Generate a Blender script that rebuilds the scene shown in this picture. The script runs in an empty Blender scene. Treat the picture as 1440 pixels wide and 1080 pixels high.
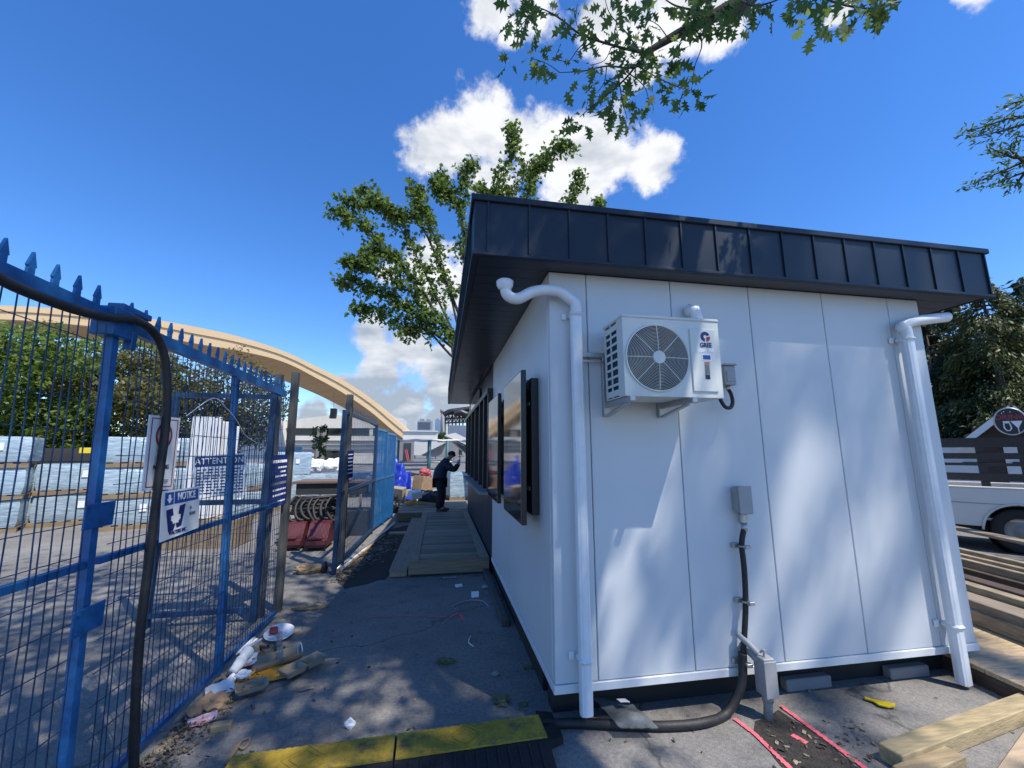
import bpy, math, random
import numpy as np
from mathutils import Vector, Matrix, Euler, noise as mnoise
sc = bpy.context.scene
COL = sc.collection
PI = math.pi
R = math.radians
rnd = random.Random(7)
# ------------------------------------------------------------------ camera
CAM = Vector((-0.752, -2.733, 1.70)); PITCH, YAW, FPX = R(9.53), R(9.92), 568.8
FW = Vector((math.sin(YAW)*math.cos(PITCH), math.cos(YAW)*math.cos(PITCH), math.sin(PITCH)))
RT = Vector((math.cos(YAW), -math.sin(YAW), 0)); UP = RT.cross(FW)
cd = bpy.data.cameras.new('camera'); cam = bpy.data.objects.new('camera', cd); COL.objects.link(cam)
cam.location = CAM
cam.matrix_world = Matrix(((RT.x, UP.x, -FW.x, CAM.x), (RT.y, UP.y, -FW.y, CAM.y), (RT.z, UP.z, -FW.z, CAM.z), (0, 0, 0, 1)))
cd.sensor_width = 36; cd.lens = FPX/1440*36; cd.clip_end = 3000; cd.clip_start = 0.05
sc.camera = cam
# surveying helpers: a sight line from the camera station meets a known plane of the place
def ray(x, y): return FW + RT*((x-720)/FPX) - UP*((y-540)/FPX)
def on(ax, x, y, v):
    d = ray(x, y); return CAM + d*((v-CAM[ax])/d[ax])
def onx(x, y, X=0): return on(0, x, y, X)
def ony(x, y, Y=0): return on(1, x, y, Y)
def gp(x, y, z=0): return on(2, x, y, z)
def dist(x, y, D): return CAM + ray(x, y).normalized()*D
FX0, FXK = -2.38, -0.12/2.45                      # the left fence leans outward
def onf(x, y, off=0):
    d = ray(x, y); t = (FX0+off+FXK*CAM.z-CAM.x)/(d.x-FXK*d.z); return CAM+d*t
# ------------------------------------------------------------------ objects
ORG = {}
def tag(o, label=None, cat=None, group=None, kind=None):
    if label: o['label'] = label
    if cat: o['category'] = cat
    if group: o['group'] = group
    if kind: o['kind'] = kind
    return o
def thing(name, label, cat, loc=(0, 0, 0), group=None, rz=0):
    o = bpy.data.objects.new(name, None); COL.objects.link(o); o.location = loc; o.rotation_euler = (0, 0, rz)
    o.empty_display_size = 0.2
    ORG[o.name] = Vector(loc)
    return tag(o, label, cat, group)
def link(name, me, m, parent=None, org=None):
    o = bpy.data.objects.new(name, me); COL.objects.link(o)
    for k in (m if isinstance(m, (list, tuple)) else [m]): me.materials.append(k)
    if parent is not None:
        o.parent = parent; ORG[o.name] = ORG.get(parent.name, Vector((0, 0, 0)))
    elif org is not None:
        o.location = org; ORG[o.name] = Vector(org)
    return o
class MB:
    def __init__(s): s.v = []; s.f = []; s.m = []; s.sm = []
    def add(s, vs, fs, mi=0, smooth=False):
        b = len(s.v); s.v += [tuple(v) for v in vs]
        for f in fs: s.f.append(tuple(b+i for i in f)); s.m.append(mi); s.sm.append(smooth)
        return s
    def box(s, a, b, mi=0):
        x0, y0, z0 = a; x1, y1, z1 = b
        return s.add([(x0,y0,z0),(x1,y0,z0),(x1,y1,z0),(x0,y1,z0),(x0,y0,z1),(x1,y0,z1),(x1,y1,z1),(x0,y1,z1)],
                     [(0,3,2,1),(4,5,6,7),(0,1,5,4),(1,2,6,5),(2,3,7,6),(3,0,4,7)], mi)
    def bbox(s, a, b, r=0.01, mi=0):
        """box with chamfered edges"""
        a = Vector(a); b = Vector(b); c = (a+b)/2; h = (b-a)/2
        r = min(r, h.x*.9, h.y*.9, h.z*.9); vs = []; idx = {}
        for sx in (-1, 1):
            for sy in (-1, 1):
                for sz in (-1, 1):
                    for k in range(3):
                        p = [h.x-r, h.y-r, h.z-r]; p[k] += r
                        idx[(sx, sy, sz, k)] = len(vs)
                        vs.append((c.x+sx*p[0], c.y+sy*p[1], c.z+sz*p[2]))
        fs = []
        def face(q):
            ctr = sum((Vector(vs[i]) for i in q), Vector())/len(q)
            n = (Vector(vs[q[1]])-Vector(vs[q[0]])).cross(Vector(vs[q[2]])-Vector(vs[q[1]]))
            fs.append(q if n.dot(ctr-c) > 0 else q[::-1])
        for sg in (-1, 1):
            for k in range(3):
                i, j = [(1, 2), (0, 2), (0, 1)][k]; q = []
                for (u, w) in ((-1, -1), (1, -1), (1, 1), (-1, 1)):
                    t = [0, 0, 0]; t[k] = sg; t[i] = u; t[j] = w; q.append(idx[(t[0], t[1], t[2], k)])
                face(q)
        for k in range(3):
            i, j = [(1, 2), (0, 2), (0, 1)][k]
            for u in (-1, 1):
                for w in (-1, 1):
                    def g(sgn, kk):
                        t = [0, 0, 0]; t[k] = sgn; t[i] = u; t[j] = w; return idx[(t[0], t[1], t[2], kk)]
                    face([g(-1, i), g(1, i), g(1, j), g(-1, j)])
        for sx in (-1, 1):
            for sy in (-1, 1):
                for sz in (-1, 1): face([idx[(sx, sy, sz, k)] for k in range(3)])
        return s.add(vs, fs, mi)
    def bar(s, p0, p1, w, h=None, up=(0, 0, 1), mi=0):
        h = h or w; p0 = Vector(p0); p1 = Vector(p1); d = (p1-p0).normalized(); up = Vector(up)
        if abs(d.dot(up)) > .98: up = Vector((0, 1, 0))
        a = d.cross(up).normalized()*(w/2); b = a.cross(d).normalized()*(h/2)
        return s.add([p0-a-b, p0+a-b, p0+a+b, p0-a+b, p1-a-b, p1+a-b, p1+a+b, p1-a+b],
                     [(0,1,2,3),(4,7,6,5),(0,4,5,1),(1,5,6,2),(2,6,7,3),(3,7,4,0)], mi)
    def tube(s, pts, r, n=8, mi=0, cap=True, smooth=True):
        pts = [Vector(p) for p in pts]; k = len(pts); rs = r if isinstance(r, (list, tuple)) else [r]*k
        vs = []; u = None
        for i in range(k):
            d = (pts[min(i+1, k-1)]-pts[max(i-1, 0)])
            d = d.normalized() if d.length > 1e-9 else Vector((0, 0, 1))
            if u is None:
                u = d.orthogonal().normalized()
            else:
                u = (u-d*u.dot(d)); u = u.normalized() if u.length > 1e-6 else d.orthogonal().normalized()
            w = d.cross(u)
            for j in range(n):
                a = 2*PI*j/n; vs.append(pts[i]+(u*math.cos(a)+w*math.sin(a))*rs[i])
        fs = []
        for i in range(k-1):
            for j in range(n):
                a = i*n+j; b = i*n+(j+1) % n; fs.append((a, b, b+n, a+n))
        s.add(vs, fs, mi, smooth)
        if cap:
            b = len(s.v)-k*n
            s.f.append(tuple(b+j for j in range(n))[::-1]); s.m.append(mi); s.sm.append(False)
            s.f.append(tuple(b+(k-1)*n+j for j in range(n))); s.m.append(mi); s.sm.append(False)
        return s
    def ring(s, c, axis, R0, r, n=32, m=6, mi=0):
        c = Vector(c); axis = Vector(axis).normalized(); u = axis.orthogonal().normalized(); w = axis.cross(u)
        vs = []; fs = []
        for i in range(n):
            a = 2*PI*i/n; d = u*math.cos(a)+w*math.sin(a)
            for j in range(m):
                b = 2*PI*j/m; vs.append(c+d*(R0+r*math.cos(b))+axis*(r*math.sin(b)))
        for i in range(n):
            for j in range(m):
                fs.append((i*m+j, ((i+1) % n)*m+j, ((i+1) % n)*m+(j+1) % m, i*m+(j+1) % m))
        return s.add(vs, fs, mi, True)
    def disc(s, c, axis, rad, n=32, mi=0, th=0.0):
        c = Vector(c); axis = Vector(axis).normalized()
        if th: return s.tube([c, c+axis*th], rad, n, mi, True, False)
        u = axis.orthogonal().normalized(); w = axis.cross(u)
        return s.add([c+(u*math.cos(2*PI*i/n)+w*math.sin(2*PI*i/n))*rad for i in range(n)], [tuple(range(n))], mi)
    def prism(s, poly, off, mi=0):
        """closed polygon (3D points) pushed along off"""
        poly = [Vector(p) for p in poly]; off = Vector(off); n = len(poly)
        nrm = Vector()
        for i in range(n): nrm += poly[i].cross(poly[(i+1) % n])
        if nrm.dot(off) > 0: poly = poly[::-1]
        return s.add(poly+[p+off for p in poly], [tuple(range(n)), tuple(range(2*n-1, n-1, -1))] +
                     [((i+1) % n, i, n+i, n+(i+1) % n) for i in range(n)], mi)
    def lathe(s, prof, c=(0, 0, 0), n=20, axis=(0, 0, 1), mi=0, smooth=True):
        c = Vector(c); axis = Vector(axis).normalized(); u = axis.orthogonal().normalized(); w = axis.cross(u)
        vs = [c+axis*z+(u*math.cos(2*PI*j/n)+w*math.sin(2*PI*j/n))*r for r, z in prof for j in range(n)]
        fs = [(i*n+j, i*n+(j+1) % n, (i+1)*n+(j+1) % n, (i+1)*n+j) for i in range(len(prof)-1) for j in range(n)]
        return s.add(vs, fs, mi, smooth)
    def grid(s, f, nu, nv, mi=0, smooth=True):
        vs = [f(i/nu, j/nv) for j in range(nv+1) for i in range(nu+1)]
        fs = [(j*(nu+1)+i, j*(nu+1)+i+1, (j+1)*(nu+1)+i+1, (j+1)*(nu+1)+i) for j in range(nv) for i in range(nu)]
        return s.add(vs, fs, mi, smooth)
    def rot(s, c, e):
        M = Euler(e).to_matrix(); c = Vector(c); s.v = [tuple(M @ (Vector(v)-c)+c) for v in s.v]; return s
    def build(s, name, m, parent=None, org=None):
        o_ = ORG.get(parent.name, Vector()) if parent is not None else (Vector(org) if org is not None else Vector())
        me = bpy.data.meshes.new(name)
        me.from_pydata([tuple(Vector(v)-o_) for v in s.v], [], s.f)
        me.polygons.foreach_set('material_index', s.m); me.polygons.foreach_set('use_smooth', s.sm); me.update()
        return link(name, me, m, parent, org)
def crumple(c, size, seed, sub=3, amp=.35, flat=0):
    """a crumpled closed lump"""
    import bmesh
    bm = bmesh.new(); bmesh.ops.create_icosphere(bm, subdivisions=sub, radius=1)
    b = MB(); vs = []
    for v in bm.verts:
        p = v.co.copy(); n = mnoise.noise(p*1.7+Vector((seed*3.1, seed, 0)))*amp + mnoise.noise(p*4+Vector((seed, 0, seed*2)))*amp*.55
        p = p*(1+n); vs.append((c[0]+p.x*size[0], c[1]+p.y*size[1], max(c[2]+p.z*size[2], flat)))
    b.add(vs, [tuple(v.index for v in f.verts) for f in bm.faces], 0, False); bm.free(); return b
def sheet(c, ux, uy, seed, amp=.03, th=.003, n=8, curl=0):
    """a thin, unevenly bent sheet with real thickness"""
    c = Vector(c); ux = Vector(ux); uy = Vector(uy); N = ux.cross(uy).normalized(); b = MB()
    def f(u, v, o=0):
        p = c+ux*(u-.5)+uy*(v-.5)
        h = mnoise.noise(Vector((u*2.3+seed, v*2.3, seed*1.7)))*amp+curl*((2*u-1)**2)
        return p+N*(abs(h)+o)
    b.grid(lambda u, v: f(u, v, th), n, n); b.grid(lambda u, v: f(1-u, v, 0), n, n)
    return b
def extent(*pts): return pts
# ------------------------------------------------------------------ materials
MATS = {}
def mat(name, col, rough=.6, metal=0, var=.12, scale=6, bump=0, bscale=60, spec=.5, stretch=None, col2=None, dirt=None, coat=0):
    """Principled surface with object-space noise variation in colour and relief"""
    if name in MATS: return MATS[name]
    m = bpy.data.materials.new(name); m.use_nodes = True; nt = m.node_tree; N = nt.nodes; L = nt.links
    p = N['Principled BSDF']; p.inputs['Roughness'].default_value = rough; p.inputs['Metallic'].default_value = metal
    p.inputs['Specular IOR Level'].default_value = spec
    if coat: p.inputs['Coat Weight'].default_value = coat; p.inputs['Coat Roughness'].default_value = .08
    tc = N.new('ShaderNodeTexCoord'); src = tc.outputs['Object']
    if stretch:
        mp = N.new('ShaderNodeMapping'); mp.inputs['Scale'].default_value = stretch; L.new(src, mp.inputs[0]); src = mp.outputs[0]
    nz = N.new('ShaderNodeTexNoise'); nz.inputs['Scale'].default_value = scale; nz.inputs['Detail'].default_value = 6; L.new(src, nz.inputs['Vector'])
    rp = N.new('ShaderNodeValToRGB'); c = Vector(col); c2 = Vector(col2) if col2 else c*(1+var); c1 = c*(1-var)
    rp.color_ramp.elements[0].position = .3; rp.color_ramp.elements[1].position = .7
    rp.color_ramp.elements[0].color = (*c1, 1); rp.color_ramp.elements[1].color = (*c2, 1)
    L.new(nz.outputs['Fac'], rp.inputs[0]); out = rp.outputs[0]
    if dirt:
        n2 = N.new('ShaderNodeTexNoise'); n2.inputs['Scale'].default_value = dirt[1]; n2.inputs['Detail'].default_value = 8; n2.inputs['Roughness'].default_value = .7
        L.new(tc.outputs['Object'], n2.inputs['Vector'])
        r2 = N.new('ShaderNodeMapRange'); r2.inputs['From Min'].default_value = dirt[2]; r2.inputs['From Max'].default_value = dirt[2]+.2; L.new(n2.outputs['Fac'], r2.inputs['Value'])
        mx = N.new('ShaderNodeMix'); mx.data_type = 'RGBA'; L.new(r2.outputs[0], mx.inputs['Factor']); L.new(out, mx.inputs['A']); mx.inputs['B'].default_value = (*dirt[0], 1); out = mx.outputs['Result']
    L.new(out, p.inputs['Base Color'])
    if bump:
        nb = N.new('ShaderNodeTexNoise'); nb.inputs['Scale'].default_value = bscale; nb.inputs['Detail'].default_value = 5; L.new(src, nb.inputs['Vector'])
        bp = N.new('ShaderNodeBump'); bp.inputs['Strength'].default_value = bump; bp.inputs['Distance'].default_value = .02
        L.new(nb.outputs['Fac'], bp.inputs['Height']); L.new(bp.outputs[0], p.inputs['Normal'])
    rv = N.new('ShaderNodeMapRange'); rv.inputs['To Min'].default_value = max(0, rough-.08); rv.inputs['To Max'].default_value = min(1, rough+.1)
    L.new(nz.outputs['Fac'], rv.inputs['Value']); L.new(rv.outputs[0], p.inputs['Roughness'])
    MATS[name] = m; return m
def leaf_mat(name, dark, light, trans=.35, tcol=None):
    m = bpy.data.materials.new(name); m.use_nodes = True; nt = m.node_tree; N = nt.nodes; L = nt.links
    N.remove(N['Principled BSDF']); out = N['Material Output']
    g = N.new('ShaderNodeNewGeometry'); rp = N.new('ShaderNodeValToRGB')
    e = rp.color_ramp.elements; e[0].color = (*dark, 1); e[1].color = (*light, 1); e[1].position = .9
    L.new(g.outputs['Random Per Island'], rp.inputs[0])
    pr = N.new('ShaderNodeBsdfPrincipled'); pr.inputs['Roughness'].default_value = .45; pr.inputs['Specular IOR Level'].default_value = .35
    tr = N.new('ShaderNodeBsdfTranslucent'); mx = N.new('ShaderNodeMixShader'); mx.inputs[0].default_value = trans
    hs = N.new('ShaderNodeHueSaturation'); hs.inputs['Hue'].default_value = .485; hs.inputs['Value'].default_value = 1.6; L.new(rp.outputs[0], hs.inputs['Color'])
    L.new(rp.outputs[0], pr.inputs['Base Color']); L.new(hs.outputs[0], tr.inputs['Color'])
    L.new(pr.outputs[0], mx.inputs[1]); L.new(tr.outputs[0], mx.inputs[2]); L.new(mx.outputs[0], out.inputs[0]); return m
def emit_none(): pass
M_WHITE = mat('white panel', (.56, .59, .605), .5, var=.03, scale=2.2, bump=.025, bscale=9, dirt=((.42, .43, .42), 3.5, .68))
M_SIDE = mat('white side panel', (.62, .64, .65), .38, var=.03, scale=1.5, bump=.02, bscale=6)
M_TRIM = mat('white trim', (.67, .68, .68), .4, var=.05, scale=12)
M_PIPE = mat('white downpipe', (.68, .71, .73), .35, var=.04, scale=14, dirt=((.4, .4, .38), 12, .7))
M_NAVY = mat('dark slate metal', (.012, .021, .036), .45, var=.3, scale=2.5, bump=.05, bscale=4, spec=.36)
M_SOFF = mat('dark soffit', (.022, .028, .038), .35, var=.2, scale=4)
M_BLACK = mat('black frame', (.012, .013, .016), .4, var=.2, scale=10)
M_RUB = mat('black rubber', (.010, .010, .011), .6, var=.25, scale=30, bump=.2, bscale=120)
M_HOSE = mat('black hose', (.016, .0155, .016), .6, var=.3, scale=20, bump=.15, bscale=60)
M_GLASS = mat('dark glass', (.01, .012, .015), .04, var=.1, scale=3, spec=.8)
M_SCREEN = mat('screen glass', (.012, .013, .015), .03, var=.1, scale=3); M_SCREEN.node_tree.nodes['Principled BSDF'].inputs['IOR'].default_value = 3.4
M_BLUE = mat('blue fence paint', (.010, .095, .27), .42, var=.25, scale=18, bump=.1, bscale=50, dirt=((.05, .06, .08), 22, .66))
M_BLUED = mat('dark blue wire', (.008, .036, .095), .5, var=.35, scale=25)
M_STEEL = mat('galvanised steel', (.42, .43, .43), .38, .7, var=.15, scale=30)
M_GREY = mat('grey plastic box', (.30, .31, .31), .5, var=.06, scale=12)
M_ACW = mat('cream air conditioner shell', (.60, .62, .58), .42, var=.03, scale=6)
M_COIL = mat('coil fins', (.05, .13, .20), .4, .3, var=.3, scale=200)
M_DKIN = mat('dark inside', (.012, .013, .015), .7, var=.3, scale=8)
M_SKID = mat('dark skid timber', (.016, .015, .015), .8, var=.3, scale=6)
def wood(name, c, v=.25, st=(1, 14, 14), **k):
    m = mat(name, c, .75, var=v, scale=3, bump=.25, bscale=8, stretch=st, **k); return island(m)
def island(m, lo=.62, hi=1.25):
    nt = m.node_tree; N = nt.nodes; L = nt.links; p = N['Principled BSDF']; src = p.inputs['Base Color'].links[0].from_socket
    g = N.new('ShaderNodeNewGeometry'); r = N.new('ShaderNodeMapRange'); r.inputs['To Min'].default_value = lo; r.inputs['To Max'].default_value = hi; L.new(g.outputs['Random Per Island'], r.inputs['Value'])
    h = N.new('ShaderNodeHueSaturation'); L.new(src, h.inputs['Color']); L.new(r.outputs[0], h.inputs['Value']); L.new(h.outputs[0], p.inputs['Base Color']); return m
M_WNEW = wood('fresh lumber', (.43, .32, .18), .25)
M_WNEWD = wood('fresh lumber across', (.40, .30, .18), .25, (14, 1, 14))
M_WOLD = wood('weathered timber post', (.085, .085, .08), .35, (12, 12, 1))
M_WDECK = wood('weathered deck board', (.27, .215, .15), .25, (1.2, 14, 14))
M_WDECKY = wood('weathered deck board long', (.30, .24, .17), .25, (14, 1.2, 14))
M_WSTACK = wood('stacked plank', (.34, .27, .18), .35, (2, 2, 14))
M_WDARK = wood('dark stained fence board', (.035, .034, .034), .3, (1, 14, 14))
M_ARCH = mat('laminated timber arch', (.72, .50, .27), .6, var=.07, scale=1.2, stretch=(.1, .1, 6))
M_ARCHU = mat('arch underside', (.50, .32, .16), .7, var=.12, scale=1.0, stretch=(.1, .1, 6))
M_CARD = mat('brown cardboard', (.30, .20, .115), .85, var=.18, scale=9)
M_KRAFT = mat('kraft tray', (.27, .23, .17), .85, var=.18, scale=14)
M_PAPER = mat('white paper', (.72, .73, .74), .75, var=.06, scale=12)
M_REDP = mat('red packet', (.22, .02, .03), .45, var=.2, scale=20)
M_ORANGE = mat('orange yellow sheet', (.62, .30, .03), .6, var=.15, scale=10)
M_YEL = mat('worn yellow polymer', (.33, .23, .02), .65, var=.3, scale=6, bump=.2, bscale=90, dirt=((.085, .07, .04), 7, .5))
M_YELP = mat('bright yellow plastic', (.66, .48, .02), .4, var=.1, scale=12)
M_PLAS = mat('pallet wrap', (.25, .36, .43), .22, var=.18, scale=4, bump=.6, bscale=9, spec=.7, stretch=(1, 1, 6), col2=(.42, .53, .60))
M_PLASB = mat('grey block wrap', (.22, .30, .36), .28, var=.22, scale=5, bump=.5, bscale=10, stretch=(1, 1, 8), col2=(.36, .45, .50))
M_PALW = wood('pallet wood', (.22, .16, .095), .25, (1, 6, 6))
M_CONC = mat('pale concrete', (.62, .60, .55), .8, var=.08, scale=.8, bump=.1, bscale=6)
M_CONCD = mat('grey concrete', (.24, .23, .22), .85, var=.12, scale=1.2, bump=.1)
M_WINB = mat('far dark windows', (.02, .025, .03), .15, var=.2, scale=2)
M_TRUCK = mat('white car paint', (.60, .60, .58), .3, var=.03, scale=2, coat=.5)
M_TYRE = mat('tyre', (.018, .018, .018), .8, var=.2, scale=20)
M_RED = mat('dark red plastic', (.085, .014, .018), .5, var=.25, scale=12, dirt=((.10, .07, .06), 10, .6))
M_TARP = mat('blue tarp', (.02, .05, .42), .35, var=.2, scale=5, bump=.3, bscale=8)
M_BARK = mat('bark', (.055, .045, .037), .9, var=.35, scale=12, bump=.6, bscale=14, stretch=(3, 3, .6))
M_BARK2 = mat('grey bark', (.085, .075, .065), .9, var=.35, scale=10, bump=.6, bscale=14, stretch=(3, 3, .6))
M_SIGNW = mat('sign white', (.74, .75, .75), .4, var=.03, scale=8)
M_SIGNB = mat('sign blue', (.012, .07, .30), .4, var=.08, scale=8)
M_SIGNN = mat('sign navy', (.010, .018, .12), .4, var=.08, scale=8)
M_SIGNR = mat('sign red', (.36, .02, .03), .4, var=.08, scale=8)
M_SIGNK = mat('sign black', (.012, .014, .022), .45, var=.1, scale=8)
M_SIGNO = mat('label orange', (.5, .16, .04), .5)
M_SIGNG = mat('label grey', (.16, .17, .17), .5, var=.3, scale=90)
M_SKIN = mat('skin', (.36, .20, .14), .5, var=.06, scale=20)
M_JACK = mat('navy jacket', (.020, .030, .048), .8, var=.2, scale=20, bump=.3, bscale=30)
M_PANT = mat('dark trousers', (.012, .014, .020), .85, var=.2, scale=20, bump=.3, bscale=30)
M_HAIR = mat('dark hair', (.01, .009, .009), .6, var=.3, scale=60)
M_PINK = mat('pink spray paint', (.72, .13, .16), .8, var=.2, scale=30)
M_BAG = mat('clear plastic bag', (.16, .18, .19), .2, var=.35, scale=8, bump=.9, bscale=16, spec=.9)
_p = M_BAG.node_tree.nodes['Principled BSDF']; _p.inputs['Alpha'].default_value = .55
M_ROOFB = mat('brown shingle', (.16, .11, .07), .85, var=.25, scale=8)
M_LEAFC = mat('fallen leaves', (.10, .11, .05), .7, var=.4, scale=20)
M_SOIL = mat('dark soil', (.030, .026, .022), .95, var=.45, scale=30, bump=.8, bscale=70)
M_CHIP = island(mat('litter chips', (.13, .105, .075), .85, var=.6, scale=30), .25, 1.9)
def lettering(txt, size, P, ux, uy, m, parent, name='lettering', align='CENTER', depth=.0015, sx=1):
    cu = bpy.data.curves.new('t', 'FONT'); cu.body = txt; cu.size = size; cu.align_x = align; cu.align_y = 'CENTER'; cu.extrude = depth
    cu.offset = size*.012
    t = bpy.data.objects.new('t', cu); COL.objects.link(t); dg = bpy.context.evaluated_depsgraph_get()
    me = bpy.data.meshes.new_from_object(t.evaluated_get(dg)); bpy.data.objects.remove(t); bpy.data.curves.remove(cu)
    ux = Vector(ux).normalized(); uy = Vector(uy).normalized(); n = ux.cross(uy); P = Vector(P); o_ = ORG.get(parent.name, Vector())
    for v in me.vertices:
        c = v.co; v.co = P+ux*c.x*sx+uy*c.y+n*(c.z+.001)-o_
    me.name = name; me.materials.clear()
    return link(name, me, m, parent)
# ------------------------------------------------------------------ light and sky
SUN = Vector((.85, -1, 2.16)).normalized()
el = math.asin(SUN.z); az = math.atan2(SUN.x, SUN.y)
ld = bpy.data.lights.new('sun', 'SUN'); ld.energy = 4.3; ld.angle = R(.53); ld.color = (1, .94, .85)
lo = bpy.data.objects.new('sun', ld); COL.objects.link(lo); lo.location = (10, -12, 25); lo.rotation_euler = (-SUN).to_track_quat('-Z', 'Y').to_euler()
w = bpy.data.worlds.new('World'); sc.world = w; w.use_nodes = True
N = w.node_tree.nodes; L = w.node_tree.links; N.clear()
sky = N.new('ShaderNodeTexSky'); sky.sky_type = 'NISHITA'; sky.sun_disc = False; sky.sun_elevation = el; sky.sun_rotation = az
sky.air_density = 1.0; sky.dust_density = .1; sky.ozone_density = 2.2
hs = N.new('ShaderNodeHueSaturation'); hs.inputs['Saturation'].default_value = 1.2; hs.inputs['Hue'].default_value = .505
wb = N.new('ShaderNodeMix'); wb.data_type = 'RGBA'; wb.blend_type = 'MULTIPLY'; wb.inputs['Factor'].default_value = 1; wb.inputs['B'].default_value = (.90, 1.0, 1.16, 1); L.new(sky.outputs[0], wb.inputs['A']); L.new(wb.outputs['Result'], hs.inputs['Color'])
bg = N.new('ShaderNodeBackground'); bg.inputs[1].default_value = .14; L.new(hs.outputs[0], bg.inputs[0])
tc = N.new('ShaderNodeTexCoord'); D = tc.outputs['Generated']
nz = N.new('ShaderNodeTexNoise'); nz.inputs['Scale'].default_value = 7; nz.inputs['Detail'].default_value = 12; nz.inputs['Roughness'].default_value = .62; L.new(D, nz.inputs['Vector'])
def math_(op, a, b=None, c=None):
    n = N.new('ShaderNodeMath'); n.operation = op
    for i, q in enumerate((a, b, c)):
        if q is None: continue
        if isinstance(q, (int, float)): n.inputs[i].default_value = q
        else: L.new(q, n.inputs[i])
    return n.outputs[0]
CL = [(600,215,52),(640,205,60),(690,190,66),(760,215,70),(850,225,78),(905,235,62),(800,255,80),(690,250,62),(935,215,34),
      (690,5,46),(760,10,58),(860,25,66),(950,45,62),(1015,40,52),(905,85,42),(720,45,30),
      (525,470,40),(575,488,52),(630,512,60),(548,385,34),(600,370,46),(640,420,70),(565,565,62),(630,560,64),(500,565,44),(440,585,34),(545,530,56),(610,600,60),
      (1380,-30,50),(1180,20,22),(300,640,90)]
cur = None
for (x, y, r) in CL:
    d0 = ray(x, y).normalized(); rr = (ray(x+r, y).normalized()-d0).length
    vm = N.new('ShaderNodeVectorMath'); vm.operation = 'DISTANCE'; L.new(D, vm.inputs[0]); vm.inputs[1].default_value = d0
    q = math_('DIVIDE', vm.outputs['Value'], rr)
    cur = q if cur is None else math_('SMOOTH_MIN', cur, q, .25)
dens = math_('ADD', math_('SUBTRACT', 1.0, cur), math_('MULTIPLY', math_('SUBTRACT', nz.outputs['Fac'], .5), 3.0))
sm = N.new('ShaderNodeMapRange'); sm.interpolation_type = 'SMOOTHSTEP'; sm.inputs['From Min'].default_value = .08; sm.inputs['From Max'].default_value = .56; L.new(dens, sm.inputs['Value'])
# cloud body: thick parts white, undersides and thin layers greyer
n2 = N.new('ShaderNodeTexNoise'); n2.inputs['Scale'].default_value = 9; n2.inputs['Detail'].default_value = 8
mp = N.new('ShaderNodeMapping'); mp.inputs['Scale'].default_value = (1, 1, 2.6); mp.inputs['Location'].default_value = (.3, .2, .13); L.new(D, mp.inputs[0]); L.new(mp.outputs[0], n2.inputs['Vector'])
sx = N.new('ShaderNodeSeparateXYZ'); L.new(D, sx.inputs[0])
hi = N.new('ShaderNodeMapRange'); hi.inputs['From Min'].default_value = .08; hi.inputs['From Max'].default_value = .42; hi.inputs['To Min'].default_value = -.16; hi.inputs['To Max'].default_value = .2; L.new(sx.outputs[2], hi.inputs['Value'])
cr = N.new('ShaderNodeValToRGB'); e = cr.color_ramp.elements
e[0].position = .38; e[0].color = (.40, .47, .56, 1); e[1].position = .74; e[1].color = (.95, .96, .98, 1)
L.new(math_('ADD', n2.outputs['Fac'], hi.outputs[0]), cr.inputs[0])
bg2 = N.new('ShaderNodeBackground'); bg2.inputs[1].default_value = .74; L.new(cr.outputs[0], bg2.inputs[0])
mxs = N.new('ShaderNodeMixShader'); L.new(math_('MULTIPLY', sm.outputs[0], .97), mxs.inputs[0]); L.new(bg.outputs[0], mxs.inputs[1]); L.new(bg2.outputs[0], mxs.inputs[2])
wo = N.new('ShaderNodeOutputWorld'); L.new(mxs.outputs[0], wo.inputs[0])
sc.view_settings.view_transform = 'Standard'; sc.view_settings.look = 'None'; sc.view_settings.exposure = 0.52; sc.view_settings.gamma = 1
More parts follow.
